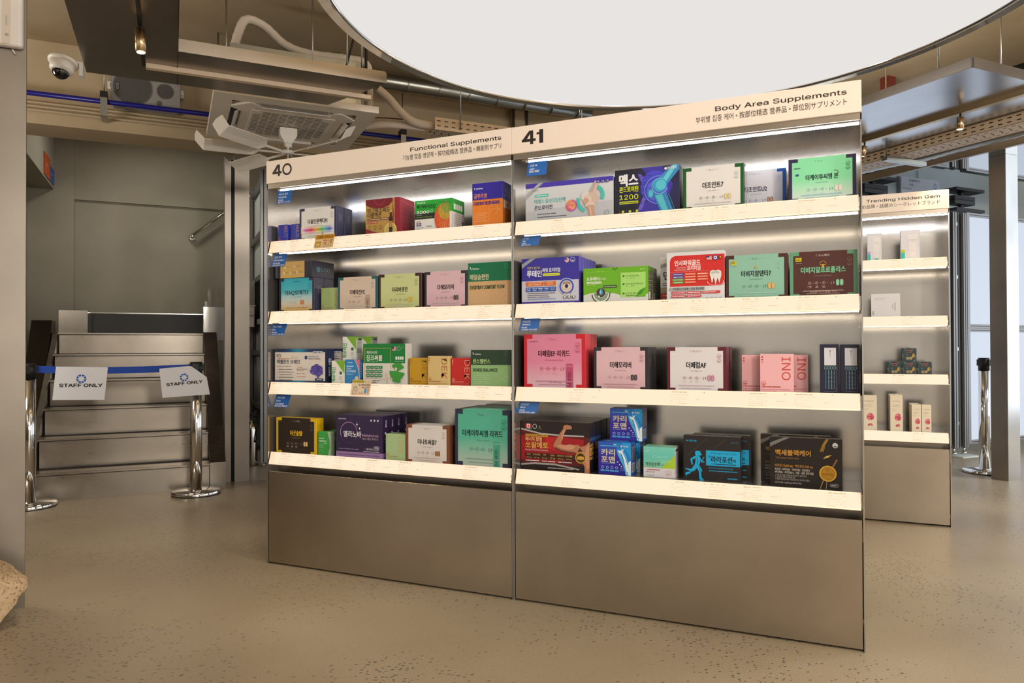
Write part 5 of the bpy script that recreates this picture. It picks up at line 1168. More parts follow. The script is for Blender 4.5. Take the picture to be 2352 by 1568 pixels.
def insa(A):
    A.r(0, 0, 1, 1, 'd6d6d8'); A.p([(.055, .30), (.055, .82), (.075, .88), (.11, .915), (.16, .93), (1, .93), (1, .36), (.98, .32), (.94, .30), (.88, .295)], 'cc2c28')
    A.t('인사파워골드', .14, .73, .125, 'f4f0ec', 'l', .022, width=.45); A.t('프리미엄', .36, .63, .105, 'f4f0ec', 'l', .018, width=.23); A.t('Insa Power', .345, .67, .05, 'f0dcd4', 'r', .01, width=.17); A.t('Gold Premium', .345, .625, .05, 'f0dcd4', 'r', .01, width=.21)
    A.line(.06, .595, .74, .60, .004, 'e8a8a0')
    for k in range(4): A.rr(.10, .525-.055*k, .30, .57-.055*k, ('3c50a0', '3c50a0', '4c9c3c', '4c9c3c')[k], .3); A.dash(.12, .28, .538-.055*k, .018, 'e4e4ec', k, .97)
    for k in range(4): A.rr(.315, .525-.055*k, .52, .57-.055*k, 'd8502c', .3); A.dash(.33, .50, .538-.055*k, .018, 'f0dcd0', k+4, .97)
    for k in range(3): A.rr(.53, .525-.055*k, .73, .57-.055*k, 'd8502c', .3); A.dash(.545, .71, .538-.055*k, .018, 'f0dcd0', k+9, .97)
    A.p([(.75, .52), (.76, .585), (.80, .61), (.85, .595), (.90, .61), (.945, .58), (.95, .50), (.93, .42), (.915, .34), (.90, .40), (.885, .45), (.865, .38), (.85, .30), (.835, .40), (.815, .46), (.80, .37), (.785, .35), (.775, .44)], 'dedcd6'); A.p([(.77, .53), (.79, .58), (.84, .575), (.88, .585), (.92, .56), (.90, .53), (.85, .545), (.80, .53)], 'b4b4b0'); A.p([(.775, .48), (.79, .48), (.80, .42), (.79, .37)], 'f4f2ee')
    A.ring(.85, .37, .16, .012, 'f0d8d0', 30, PI*.95, PI*2.1, ry=.07)
    A.r(.70, .815, .79, .895, 'c84850'); A.r(.70, .855, .745, .895, '2c3c78'); [A.line(.745 if k > 2 else .70, .825+.016*k, .79, .825+.016*k, .007, 'e8e4e0') for k in range(4)]; A.e(.85, .855, .05, '3450a0'); A.e(.85, .855, .033, 'd8dce8'); A.e(.85, .855, .016, 'c03038'); A.e(.93, .86, .035, '8c2820'); A.e(.935, .86, .016, 'd8a030')
    A.rr(.055, .215, .67, .28, 'a0a4a8', .2); A.t('프로폴리스추출물 + 칼슘 함유제품', .11, .228, .055, '1c1c20', 'l', .012, width=.54)
    for r in range(2):
        for k in range(3 - r): A.rr(.085+.27*k, .145-.07*r, .34+.27*k+.05*(k == 2), .195-.07*r, 'c83c44', .15); A.dash(.10+.27*k, .32+.27*k, .16-.07*r, .02, 'f4dcdc', k+r*3, .97)
    for k in range(4): A.ring(.71+.075*k, .03, .035, .008, '8c8c90', 16)
carton(1.834, .204, .176, .05, .032, b2, 'd6d6d8', 'red and white carton with a big tooth picture', G412, insa)
yellow_tag = lambda A: (A.r(.09, .79, .18, .87, 'd8c020'), A.dash(.10, .17, .84, .022, '2c2810', 2), A.dash(.10, .17, .81, .022, '2c2810', 3), A.dash(.09, .19, .74, .018, tint('7c7470', .3), 4))
carton(2.040, .206, .154, .06, .032, b2, '4a261c', 'sea green carton with dark brown corners', G412, the('4a261c', '84b4a0', '88b8a4', '더비지알덴타7', 'THE BGR DENTA7', '1c2c24', ty=.52, tsize=.145, pill='c8a058', icol='5c8c7c', logo='3c6c5c', seals='a4ccbc', foot='a8ccbc', extra=lambda A: (yellow_tag(A), A.p([(.48, .69), (.52, .69), (.51, .74), (.49, .74)], 'c89c30'))))
carton(2.251, .209, .154, .06, .032, b2, '5c9470', 'maroon brown carton with sage green corners at the near end of its board', G412, the('5c9470', '4a2420', '4c2622', '더비지알프로폴리스', 'THE BGR PROPOLIS', '70bc90', '8c7c74', ty=.54, tsize=.145, tw=.66, pill='7cb894', icol='a89088', logo='c0a8a0', seals='7c5c54', foot='a88c84', extra=lambda A: (yellow_tag(A), A.p([(.455, .71), (.545, .71), (.515, .665), (.5, .635), (.485, .665)], 'd0a020'), A.ring(.5, .72, .065, .008, 'd0a020', 16, 0, PI), A.e(.48, .69, .012, '3c2018'), A.e(.52, .69, .012, '3c2018'), A.t('프로폴리스추출물, 아연', .5, .10, .06, 'b89c94', 'c', width=.4))))

# ---- shelf 41, third board
carton(1.270, .254, .211, .072, .032, b3, 'cc1c28', 'large rose pink carton with bright red corners, foremost of its pair', G413, the('cc1c28', 'dcb8c4', 'dc84a2', '더페럼EF 리퀴드', 'Activate your Energy Force with Ferrum', '4c1428', '9c4c68', ty=.60, tsize=.125, pill='c0507c', icol='b83858', logo='a83c60', stick='b84870', seals='c85c80', foot='c08ca0', extra=lambda A: (A.t('철 40mg', .52, .11, .055, 'b88494', 'c', width=.2), A.t('Upgrade life', .10, .86, .035, '3c1420', 'l', .004, width=.14))), lambda A: A.r(0, 0, 1, 1, 'd84450'), copies=[(0, .076, 0)], lab2=['large red carton behind the rose pink one'])
carton(1.556, .210, .160, .062, .032, b3, '302c30', 'light pink carton with charcoal corners on the third board of shelf 41', G413, the('302c30', 'd0a8b0', 'd8b4bc', '더헤모리버', 'THE HEMOLIVER', '1c1418', ty=.53, pill='3c3034', seals='c88ca0', logo='a85878', icol='b08c98', foot='c090a0'), the_side('302c30'), copies=[(0, .068, 0)], lab2=['charcoal cornered pink carton behind its twin on the third board'])
carton(1.833, .210, .159, .062, .032, b3, '5c1c2a', 'white carton with burgundy corners', G413, the('5c1c2a', 'd4d0d2', 'd8d4d6', '더페럼AF', 'THE FERRUM AF', '1c1418', ty=.54, pill='b87c94', seals='c890a4', logo='7c2c44', icol='9c6c7c', foot='c8b0b8', icons=3), the_side('5c1c2a'), copies=[(0, .085, 0)], lab2=['burgundy edged carton a hand behind the white one'])
carton(2.088, .105, .131, .035, .072, b3, 'e0a8ac', 'salmon pink carton set back on the far side of its trio', G413, fam('e0a8ac', 'c04438', 'INO', .92, .58, 'b8402c'))
carton(2.153, .109, .135, .036, .032, b3, 'e4acb0', 'salmon pink carton standing foremost in the middle of its trio', G413, fam('e4acb0', 'c04438', 'INO', .92, .58, 'b8402c'))
carton(2.201, .105, .131, .035, .112, b3, 'e0a8ac', 'salmon pink carton set back on the near side of its trio', G413, fam('e0a8ac', 'c04438', 'INO', .92, .58, 'b8402c'))
def navy(A):
    A.r(.24, .58, .86, .93, 'c8c8d0'); A.dash(.52, .58, .84, .05, '5c5c68', 2); A.r(.54, .74, .56, .88, '7c7c88'); A.poly_line([(.22, .06), (.88, .06), (.88, .56)], .004, '6c7490')
    for k in range(4): 
        x = .32+.15*k; y1 = .56
        A.ring(x, .53, .03, .008, '7ca8b0', 12)
        for j in range(14): A.rr(x-.03, .47-.027*j, x+.03*(1 if (j*k) % 3 else .5), .485-.027*j, ['5c8c8c', '6c9cc0', '7ca8a0', '5c84b0'][k], .3)
carton(2.343, .059, .167, .14, .032, b3, '201e34', 'tall dark navy carton end-on beside the salmon pink trio', G413, navy)
carton(2.405, .060, .166, .14, .044, b3, '201e34', 'tall dark navy carton end-on against the near side panel', G413, navy)

# ---- shelf 41, bottom board
def saw(A):
    A.r(0, 0, 1, 1, '241818'); A.p([(0, .14), (0, .82), (.3, .73), (.6, .71), (.92, .715), (1, .70), (1, .16), (.6, .10), (.3, .12)], '5c1418'); A.p([(0, .20), (.0, .70), (.4, .70), (.62, .70), (.92, .66), (.9, .3), (.5, .16)], '9c1820'); A.p([(.35, .69), (.62, .69), (.58, .40), (.40, .44)], 'b82024')
    A.p([(0, .82), (.3, .735), (.6, .715), (.92, .72), (.92, .745), (.6, .745), (.3, .765), (0, .85)], 'b8b4b0'); A.p([(0, .08), (.2, .115), (.5, .115), (.85, .045), (.85, .07), (.5, .15), (.2, .15), (0, .115)], 'a8a4a0')
    A.r(.065, .86, .155, .945, 'e8e0e0'); A.r(.065, .86, .087, .945, 'c82830'); A.r(.133, .86, .155, .945, 'c82830'); A.e(.11, .903, .022, 'c82830', n=7); A.dash(.065, .155, .835, .016, 'c8c4c0', 2); A.ring(.205, .895, .05, .01, 'c0bcb8', 18); A.t('S', .28, .865, .09, 'a8a870', 'c'); A.dash(.25, .31, .84, .016, '8c8c70', 2)
    A.rr(.065, .685, .40, .735, 'c89c34', .1); A.dash(.08, .39, .70, .022, '4c2810', 3, .97)
    A.t('에너지 팔팔', .065, .595, .095, 'e4c878', 'l', .014, width=.25); A.t('쏘팔메토', .065, .455, .145, 'd8b050', 'l', .028, width=.34); A.t('Energy Pal Pal Saw palmetto', .065, .395, .058, 'e8dcd8', 'l', .004, width=.34)
    A.p([(.065, .225), (.065, .345), (.80, .345), (.80, .225)], '38100f')
    for k, (n1, n2) in enumerate((('로르산', '115 mg'), ('옥타코사놀', '40 mg'), ('아연', '20 mg'), ('셀레늄', '135 μg'), ('루테인지아', '800 mg'), ('마카추출물', '150 mg'))): A.t(n1, .115+.118*k, .30, .042, 'd8b868', 'c', width=.02*len(n1)); A.t(n2, .115+.118*k, .24, .05, 'd8b868', 'c', width=.075); A.line(.177+.118*k, .24, .177+.118*k, .335, .003, '8c5c3c')
    for k in range(3): A.dash(.07+.24*k, .27+.24*k, .175, .026, 'e8d8d0', k+2, .97)
    A.dash(.40, .77, .045, .024, 'c0b8b4', 3, .97)
    # flexed arm and shoulder
    A.p([(.625, .87), (.63, .93), (.665, .955), (.70, .95), (.735, .94), (.75, .915), (.75, .885), (.735, .85), (.735, .875), (.71, .86), (.68, .865), (.665, .845), (.63, .74), (.60, .60), (.60, .55), (.66, .54), (.72, .56), (.77, .55), (.84, .56), (.88, .52), (.95, .56), (1, .64), (1, .0), (.93, 0), (.93, .12), (.90, .20), (.87, .36), (.80, .40), (.70, .41), (.60, .42), (.52, .46), (.48, .50), (.485, .55), (.53, .66), (.575, .77)], 'b07858')
    A.p([(.60, .55), (.66, .54), (.72, .56), (.77, .55), (.80, .52), (.76, .46), (.68, .45), (.6, .47), (.53, .52)], 'c89070'); A.p([(.50, .50), (.60, .44), (.70, .42), (.80, .41), (.78, .38), (.64, .40), (.52, .45)], '6c4030'); A.p([(.86, .5), (.90, .44), (.88, .38), (.83, .42)], '5c3020'); A.p([(.595, .72), (.63, .84), (.655, .86), (.64, .76), (.61, .62)], 'c88c6c'); A.p([(.95, .5), (1, .58), (1, .1), (.96, .08), (.93, .3)], 'c48c6c')
    A.e(.875, .30, .115, '2c1c10'); A.ring(.875, .30, .115, .018, 'c89c3c', 36); A.ring(.875, .30, .088, .006, 'a88030', 36)
    for k in (-2, -1, 0, 1, 2): A.e(.875+.018*k, .295, .02, 'c8983c', ry=.045-.006*abs(k))
def sawside(A): A.grad(0, 0, 1, 1, [(0, '1c1414'), (.3, '241a1c'), (.62, '20264c'), (.66, '2c5c8c'), (.72, '20243c'), (1, '342c2c')]); A.t('쏘팔메토', .6, .25, .3, 'c89c44', 'l', .02, width=.34, rot=PI/2)
carton(1.2445, .2865, .190, .07, .062, b4, '241818', 'black and red carton with a flexed arm picture, foremost of its row', G414, saw, sawside, lambda A: (A.r(0, 0, 1, 1, '3c3430'), A.dash(.2, .55, .4, .2, '8c8470', 2), A.dash(.6, .9, .3, .2, '98885c', 3)), copies=[(0, .074, 0), (0, .148, 0)], lab2=['black flexed-arm carton, middle of its row', 'black flexed-arm carton, hindmost of its row'])
def cali(A):
    A.grad(0, 0, 1, 1, [(0, '2c2890'), (.5, '34249c'), (1, '2c5cbc')]); A.p([(.45, 1), (1, 1), (1, 0), (.92, 0), (.8, .5)], '1c78c8'); A.p([(.7, 1), (1, 1), (1, .5)], '1c94d8')
    A.t('카리', .09, .60, .215, 'c8bca8', 'l', .05, width=.42); A.t('포맨', .09, .38, .215, 'c8bca8', 'l', .05, width=.42); A.dash(.06, .6, .86, .04, '58b8e8', 3, .97); A.p([(.44, .94), (.58, .94), (.51, .90)], 'b8d4ec'); A.e(.71, .885, .03, 'e0ecf8'); A.e(.71, .885, .015, '2c5cbc'); A.t('국민영양', .75, .86, .06, 'e0ecf8', 'l', .012, width=.17); A.dash(.1, .52, .33, .024, '90a4d8', 4, .97)
    for k in range(4): A.ring(.13+.145*k, .215, .042, .012, 'a0c8f0', 14); A.rr(.065+.145*k, .09, .19+.145*k, .14, '58b0e4', .2); A.dash(.075+.145*k, .18+.145*k, .105, .02, '1c3c80', k)
    A.dash(.68, .80, .18, .025, '90b4e8', 4); A.dash(.68, .80, .13, .02, '90b4e8', 5)
    A.p([(.56, .80), (.60, .62), (.68, .45), (.76, .30), (.82, .12), (.84, 0), (1, 0), (1, .36), (.92, .42), (.86, .62), (.78, .74), (.84, .84), (.76, .78), (.72, .86), (.68, .76)], '48a8e0'); A.p([(.60, .76), (.66, .66), (.74, .5), (.82, .30), (.87, .1), (.92, .12), (.90, .3), (.82, .55), (.74, .72), (.80, .82), (.70, .74)], 'e4eef4'); A.p([(.66, .72), (.70, .60), (.78, .40), (.84, .2), (.80, .42), (.74, .62)], '2c78b8')
    for x, y in ((.9, .30), (.95, .2), (.66, .32), (.72, .26), (.6, .4), (.86, .06)): A.e(x, y, .018, 'e8f0f8')
    A.p([(.93, .40), (1, .46), (1, .0), (.90, .0)], 'dce8f0')
def caliside(A): A.r(0, 0, 1, 1, '1c5cb0'); A.r(.1, .42, .9, .92, '3c3848'); [A.line(.12, .46+.055*k, .88, .48+.055*k, .02, '9c98a8') for k in range(8)]; A.r(.1, .08, .7, .36, 'd8d4cc'); [A.line(.12+.06*k, .1, .12+.06*k, .34, .02, '3c3c3c') for k in range(9)]
calitop = lambda A: (A.r(0, 0, 1, 1, '2c4ca8'), A.p([(.1, .2), (.9, .2), (.8, .75), (.2, .75)], '4c84cc'))
CL = carton(1.561, .128, .122, .075, .072, b4, '2c3ca0', 'indigo blue milk-splash carton standing at the front of its pile', G414, cali, caliside, calitop, copies=[(.015, .082, 0), (.030, .055, .1232)], lab2=['indigo blue milk-splash carton at the back carrying the top one', 'indigo blue milk-splash carton on top of its pile'])
def toto(A):
    A.grad(0, .30, 1, 1, [(0, '84c4a0'), (.5, '64c0b4'), (1, '74c8b8')]); A.p([(.55, .30), (1, .30), (1, .75), (.85, .62)], 'a0c440'); A.p([(.7, .30), (1, .30), (1, .60)], 'a8c830'); A.r(0, 0, 1, .30, 'd4d0d4')
    A.t('Carnit', .28, .64, .16, '98d8c8', 'l', shear=.35, width=.5); A.t('Palma', .48, .50, .16, 'a8d8a0', 'l', shear=.35, width=.4); A.dash(.06, .2, .84, .04, 'b0e0d4', 2); A.t('카리토포텐', .07, .385, .12, '1c4440', 'l', .02, width=.45); A.dash(.56, .66, .40, .03, '2c5450', 2); A.dash(.08, .4, .35, .02, '3c6c64', 3)
    A.rr(.11, .21, .55, .27, 'e0b4b8', .3); A.dash(.13, .53, .225, .03, '7c3c48', 3, .97); [A.dash(.09+.1*k, .16+.1*k, .15, .03, '7c7880', k) for k in range(3)]; A.dash(.09, .35, .04, .025, '8c8890', 2); A.ring(.80, .15, .10, .01, 'd8a0a0', 22); A.e(.80, .11, .02, 'c85c50'); A.ring(.80, .17, .05, .008, 'd8a0a0', 16)
carton(1.733, .118, .111, .07, .080, b4, 'd4d0d4', 'small turquoise to lime carton in the middle of the bottom board of shelf 41', G414, toto, lambda A: (A.r(0, 0, 1, 1, 'd0ccd0'), A.r(.2, .85, .9, .92, '2c2c2c'), micro(A, .1, .9, [.12+.07*k for k in range(10)], '6c6870', .03)), lambda A: A.grad(0, 0, 1, 1, [(0, '84d0c0'), (1, '90d8a0')]))
def lala(A):
    A.r(0, 0, 1, 1, '241e1e'); B = '1ca0d0'
    A.e(.065, .885, .018, B); A.t('일양약품', .095, .865, .05, B, 'l', .014, width=.14); A.t('일반의약품', .83, .865, .04, '1c7898', 'l', .004, width=.12)
    for x0, y0, x1, y1 in ((.06, .52, .43, .97), (.55, .74, .76, .95), (.60, .0, .74, .20)): A.line(x0, y0, x1, y1, .004, '5c5c68')
    A.r(.40, .335, .985, .68, B); A.t('정신적·신체적 기능무력 증상엔', .70, .60, .05, '0c2c38', 'c', width=.44); A.t('일양', .445, .52, .06, '0c2028', 'l', .01, width=.03); A.t('라라포션', .49, .425, .16, '0c2028', 'l', .022, width=.36); A.t('액', .86, .43, .085, '0c2028', 'l', .01); A.dash(.5, .92, .365, .028, '0c3c50', 3, .97)
    A.t('정신적·신체적 기능무력 증상의 보조요법', .445, .265, .045, '2898c0', 'l', .008, width=.42); A.dash(.45, .94, .205, .028, '2898c0', 5, .97); A.dash(.77, .94, .045, .034, '2898c0', 6, .97)
    # runner
    A.e(.245, .605, .05, B, ry=.055); A.p([(.205, .60), (.25, .66), (.30, .655), (.31, .60), (.33, .575), (.30, .55), (.27, .55), (.26, .58)], B)
    A.p([(.22, .55), (.27, .55), (.30, .52), (.30, .44), (.29, .36), (.26, .32), (.20, .33), (.215, .44)], B); A.p([(.22, .55), (.17, .51), (.12, .46), (.15, .33), (.17, .34), (.16, .45), (.215, .485)], B); A.p([(.295, .53), (.32, .45), (.36, .49), (.375, .53), (.35, .52), (.335, .43), (.37, .42), (.375, .40), (.31, .40)], B)
    A.p([(.20, .34), (.27, .33), (.24, .26), (.19, .19), (.13, .17), (.08, .21), (.045, .22), (.03, .245), (.09, .245), (.12, .235), (.16, .25)], B); A.p([(.20, .34), (.155, .22), (.12, .13), (.06, .10), (.05, .05), (.035, .12), (.045, .155), (.11, .17)], B); A.p([(.23, .33), (.285, .33), (.335, .22), (.315, .16), (.325, .05), (.37, .0), (.29, .0), (.28, .03), (.275, .18), (.25, .24)], B); A.line(.255, .5, .25, .36, .01, '145c78'); A.line(.285, .3, .30, .18, .01, '145c78')
carton(1.879, .204, .158, .045, .090, b4, '241e1e', 'black carton with a cyan running figure, in front of its twin', G414, lala, lambda A: (A.r(0, 0, 1, 1, '1c181a'), A.r(.2, .34, .8, .68, '1c88b0')), lambda A: (A.r(0, 0, 1, 1, '3c3634'), A.dash(.2, .55, .4, .25, '8c847c', 2), A.e(.75, .5, .2, '2890b8')), copies=[(.024, .060, .0)], lab2=['black carton with a cyan running figure, behind its twin'])
def black(A):
    A.r(0, 0, 1, 1, '1c1410'); G = 'b8842c'; A.p([(.0, .80), (0, .88), (.20, 1), (.29, 1)], '6c6a68'); A.p([(.0, .79), (0, .80), (.29, 1), (.28, 1)], '3c3a38')
    A.t('백세블랙케어', .08, .64, .13, G, 'l', .03, width=.49); A.t('100 years black care', .08, .565, .062, '98703c', 'l', .004, width=.33); A.t('비오틴 10,000 ㎍ · 맥주효모 500 mg', .07, .40, .062, G, 'l', .012, width=.53); A.t('비오틴 · 비타민B1 · 비타민B2 · 판토텐산', .07, .325, .055, 'c0b8ac', 'l', .01, width=.49); A.t('비타민B6 · 비타민B12 · 크롬 · 셀렌 함유제품', .07, .265, .055, 'c0b8ac', 'l', .01, width=.54)
    for k in range(3): A.e(.08, .222-.042*k, .008, 'a8a098', n=6); A.t(('지방, 탄수화물, 단백질 대사와 에너지 생성에 필요', '단백질 및 아미노산 이용에 필요', '혈액의 호모시스테인 수준을 정상으로 유지하는데 필요')[k], .095, .21-.042*k, .042, 'a8a098', 'l', width=(.42, .26, .46)[k])
    A.t('건강기능식품 114 g(950 mg X 60정 X 2개입)', .07, .06, .042, 'b8b0a8', 'l', width=.37)
    for x0, x1, t_ in ((.72, .80, .024), (.745, .815, .014), (.70, .785, .012)): A.poly_line([(x1, 1), (x1-.05, .88), (x0, .74)], t_, '98702c')
    A.p([(.74, .60), (.78, .66), (.86, .69), (.81, .63)], 'c0a058'); A.poly_line([(.84, .36), (.89, .5), (.93, .60)], .03, '8c5c34'); A.poly_line([(.70, .0), (.74, .16), (.80, .30)], .018, '98783c'); A.poly_line([(.78, .0), (.79, .16), (.82, .28)], .014, '98783c')
    A.e(.805, .31, .16, 'a87818'); A.ring(.805, .31, .16, .028, 'c89830', 40); A.ring(.805, .31, .125, .008, '7c5810', 40); A.t('B7', .805, .36, .07, '7c4c10', 'c', .01); A.t('BIOTIN', .805, .275, .075, '7c4c10', 'c', .014, width=.14)
    A.e(.905, .88, .055, 'c8c8c4'); A.ring(.905, .88, .055, .008, '8c8c88', 22); A.e(.905, .86, .03, '4c4c48', ry=.014)
    A.rr(.83, .05, .95, .11, 'b8b0a8', .5); A.rr(.834, .056, .946, .104, '1c1410', .5); A.dash(.85, .93, .066, .028, 'b8b0a8', 4)
carton(2.180, .231, .168, .035, .077, b4, '1c1410', 'black and gold carton with a gold medal, in front of its twin', G414, black, None, lambda A: (A.r(0, 0, 1, 1, '38322c'), A.dash(.28, .72, .5, .3, 'b08c48', 2), A.dash(.1, .25, .3, .2, '787068', 3)), copies=[(-.036, .056, .002)], lab2=['black and gold medal carton, set back behind its twin'])

# ---- promotion cards on the rails
def promo(x0, x1, z0, z1, lay, label):
    mb = MB(); H = z1-z0; yb, yt = -.003-.0, .0125
    V = Vector((0, .0155, .055)).normalized(); N = Vector((0, -.055, .0155)).normalized(); P = Vector((x0, -.002, z0-.0)); P = P+N*.0022
    L = H/V.z
    q = [P, P+Vector((x1-x0, 0, 0)), P+Vector((x1-x0, 0, 0))+V*L, P+V*L]
    mb.face(q, 0, cc('e0c89c')); mb.face([p-N*.0008 for p in q[::-1]], 0, cc('e0c89c'))
    lay(Art(mb, x1-x0, L, P, (1, 0, 0), V, N)); single('promotion_card', mb, 'print_matte', ((x0+x1)/2, -.002, z0), 'S', label, 'card', 'promotion cards on the price rails of shelf 40')
def card1(A):
    A.r(0, 0, 1, 1, 'dcc08c'); A.r(0, .66, 1, 1, 'c88c1c'); A.t('고함량 아미노산', .5, .74, .22, '241808', 'c', .02, width=.86); A.t('아미노산 5000', .44, .48, .17, 'b83428', 'l', .02, width=.5); A.t('1일 1포', .44, .30, .17, 'b83428', 'l', .02, width=.5); A.dash(.44, .92, .2, .05, '9c6430', 3); A.dash(.44, .92, .1, .04, '9c6430', 4)
    A.rr(.06, .08, .34, .48, 'b8882c', .1); A.r(.11, .14, .29, .36, 'd8b868'); A.poly_line([(.0, .0), (1, 0), (1, 1), (0, 1), (0, 0)], .02, 'b88420')
promo(.271, .374, 1.4285, 1.489, card1, 'orange promotion card stuck on the top price rail of shelf 40')
def card2(A):
    A.r(0, 0, 1, 1, 'dcc8ac'); A.r(0, .80, .62, .97, 'b8a428'); A.t('인지력 개선에 도움을 줄 수 있는', .03, .83, .12, '3c3820', 'l', .004, width=.9); A.t('포스파티딜세린', .36, .60, .17, '2c2420', 'l', .02, width=.6); A.t('300mg 함유!', .55, .46, .12, 'c83828', 'l', .01, width=.4)
    A.ring(.22, .42, .16, .02, '6c6058', 24); A.ring(.22, .42, .09, .018, '6c6058', 12, 0, 5); A.poly_line([(.10, .30), (.12, .08), (.28, .08), (.30, .2), (.36, .26)], .02, '6c6058'); A.r(.72, .14, .82, .42, '4c90c8'); [A.dash(.86, .96, .38-.08*k, .04, '6c5c48', k) for k in range(4)]; A.dash(.42, .68, .12, .05, 'b83428', 3, .97); [A.line(.22+.18*math.cos(a)*.55, .42+.19*math.sin(a), .22+.24*math.cos(a)*.55, .42+.25*math.sin(a), .012, 'c8983c') for a in (.6, 1.1, 1.6, 2.1, 2.6)]
promo(.467, .566, .781, .847, card2, 'white promotion card with a head drawing on the third price rail')

# ---- goods on the farther shelf
GB = 'goods on the small farther shelf'
def tubebox(band, dark):
    def f(A):
        A.r(0, 0, 1, 1, 'e0dcde'); A.r(0, 0, .22, .26, '38bca8'); A.r(0, .26, .22, .36, band); A.p([(.38, .86), (.86, .86), (.78, .08), (.48, .08)], 'ece4e0'); A.r(.48, .02, .78, .12, '7cc0b4' if dark else 'e8e0dc'); A.dash(.42, .82, .66, .02, '8cb8bc', 2); A.dash(.42, .80, .62, .015, 'b8b4b8', 3); A.dash(.5, .76, .30, .012, 'b8b4b8', 5); A.poly_line([(.01, .01), (.99, .01), (.99, .99), (.01, .99), (.01, .01)], .006, 'c8c4c8')
    return f
carton(2.553, .076, .160, .05, BY+.04, b1, 'e0dcde', 'slim white cream box with lilac and teal corner on the farther shelf', GB, tubebox('b8a0d8', 1))
carton(2.722, .098, .168, .055, BY+.04, b1, 'e0dcde', 'wider white cream box with yellow and teal corner on the farther shelf', GB, tubebox('c8cc30', 0))
def wbox(A): A.r(0, 0, 1, 1, 'dad6d6'); A.dash(.12, .5, .80, .03, 'a09c9c', 2); A.dash(.12, .45, .72, .025, 'a09c9c', 3); A.r(.03, .08, .10, .26, 'b0acac'); A.dash(.72, .76, .3, .3, 'b0acac', 4); A.dash(.8, .84, .2, .5, 'b0acac', 5)
wb = carton(2.571, .150, .135, .03, BY+.05, b2, 'd6d2d2', 'white mask sheet box leaning alone on the farther shelf', GB, wbox); wb.rotation_euler = (math.radians(-9), 0, 0); wb.location.z += .006
def flora(A):
    A.r(0, 0, 1, 1, '2c3c3c'); rg = random.Random(5)
    for k in range(46): A.e(rg.random(), rg.random(), rg.uniform(.02, .06), ['3c6c64', '1c3034', '4c8c94', '7c4c48', '54688c'][k % 5], n=7)
    A.dash(.3, .75, .80, .08, 'c05850', 2, .97); A.t('야다화', .28, .14, .26, 'd8c080', 'l', .02, width=.4); A.dash(.3, .7, .66, .05, 'b05c58', 3)
    for k in range(6): a = .5+k*.5; A.p([(.8, .3), (.8+.12*math.cos(a), .3+.32*math.sin(a)), (.8+.14*math.cos(a+.3), .3+.30*math.sin(a+.3))], 'd8a838')
fl = dict(w=.0735, h=.076, d=.06)
carton(2.652, .0735, .0755, .06, BY+.06, b3, '2c3c38', 'dark floral soap box in the lower row, end away from the opening', GB, flora, copies=[(.0745, 0, 0), (.149, 0, 0), (.0745, 0, .0764)], lab2=['dark floral soap box in the middle of the lower row', 'dark floral soap box in the lower row nearest the bare shelf end', 'dark floral soap box on top of the other three'])
def blush(A):
    A.r(0, 0, 1, 1, 'e6d8be'); A.t('BLASENSE', .5, .82, .032*A.w/A.h*4.2, '5c5048', 'c', .006, width=.62); micro(A, .18, .75, (.72, .68), '8c7c68', .015); micro(A, .18, .5, (.61, .58), 'a8967c', .012)
    rg = random.Random(3)
    for k in range(9): a = k*.7; A.e(.62+.11*math.cos(a), .40+.055*math.sin(a), .05, ['d86c78', 'e08c94', 'c84c60'][k % 3], n=9)
    A.e(.62, .41, .012, '3c2420')
    for k in range(6): a = .3+k*.5; A.e(.62+.09*math.cos(a), .16+.03*math.sin(a), .03, ['d86c78', 'e08c94', 'c84c60'][k % 3], n=8)
carton(2.507, .090, .204, .05, BY+.04, b4, 'e6d8be', 'tall cream flower box half cut off by the tall shelf edge', GB, blush)
carton(2.663, .064, .208, .055, BY+.036, b4, 'e6d8be', 'tall cream flower box standing on its own, in front of another', GB, blush, copies=[(-.004, .062, .002)], lab2=['tall cream flower box directly behind the lone tall one'])
carton(2.770, .048, .158, .05, BY+.036, b4, 'e6d8be', 'shorter cream flower box, the one farther from the bare shelf end', GB, blush, copies=[(.0495, 0, .0), (-.006, .056, .002)], lab2=['shorter cream flower box, the one nearer the bare shelf end', 'shorter cream flower box behind the pair'])

# ================================================================== LIGHT AND CAMERA
def area(name, loc, r, power, col, aim=(0, 0, -1), shape='DISK'):
    l = bpy.data.lights.new(name, 'AREA'); l.shape = shape; l.size = r*2; l.energy = power; l.color = col
    o = bpy.data.objects.new(name, l); COL.objects.link(o); o.location = loc; o.rotation_euler = Vector(aim).to_track_quat('-Z', 'Y').to_euler(); return o
area('overhead_fill', W(1.3, -7.2, 2.93), .7, 80, (1, .93, .82))  # unseen fill lights behind the camera, added to lift floor and carton fronts
area('overhead_fill', W(3.6, -7.6, 2.93), .7, 80, (1, .95, .88))
area('overhead_fill', W(7.6, -4.6, 2.38), .6, 130, (.93, .97, 1))  # added cool fill for the right-hand floor and back shelf
def point_fill(name, loc, r, power, col):
    l = bpy.data.lights.new(name, 'POINT'); l.shadow_soft_size = r; l.energy = power; l.color = col
    o = bpy.data.objects.new(name, l); COL.objects.link(o); o.location = loc
point_fill('room_fill', W(1.7, -8.6, 2.1), .3, 330, (1, .93, .83))  # unseen point fills added to brighten shelf fronts and ceiling, no pendants modelled
point_fill('room_fill', W(4.4, -8.0, 2.1), .3, 280, (1, .96, .90))
point_fill('room_fill', W(-.75, -1.3, 2.0), .25, 45, (1, .93, .82))  # fill added out of view behind the screen to light the stairs
area('disc_up_fill', W(2.586, -3.336, 2.52), 1.2, 60, (1, .88, .70), (0, 0, 1))  # invented uplight above the disc, bounces warm fill off the ceiling
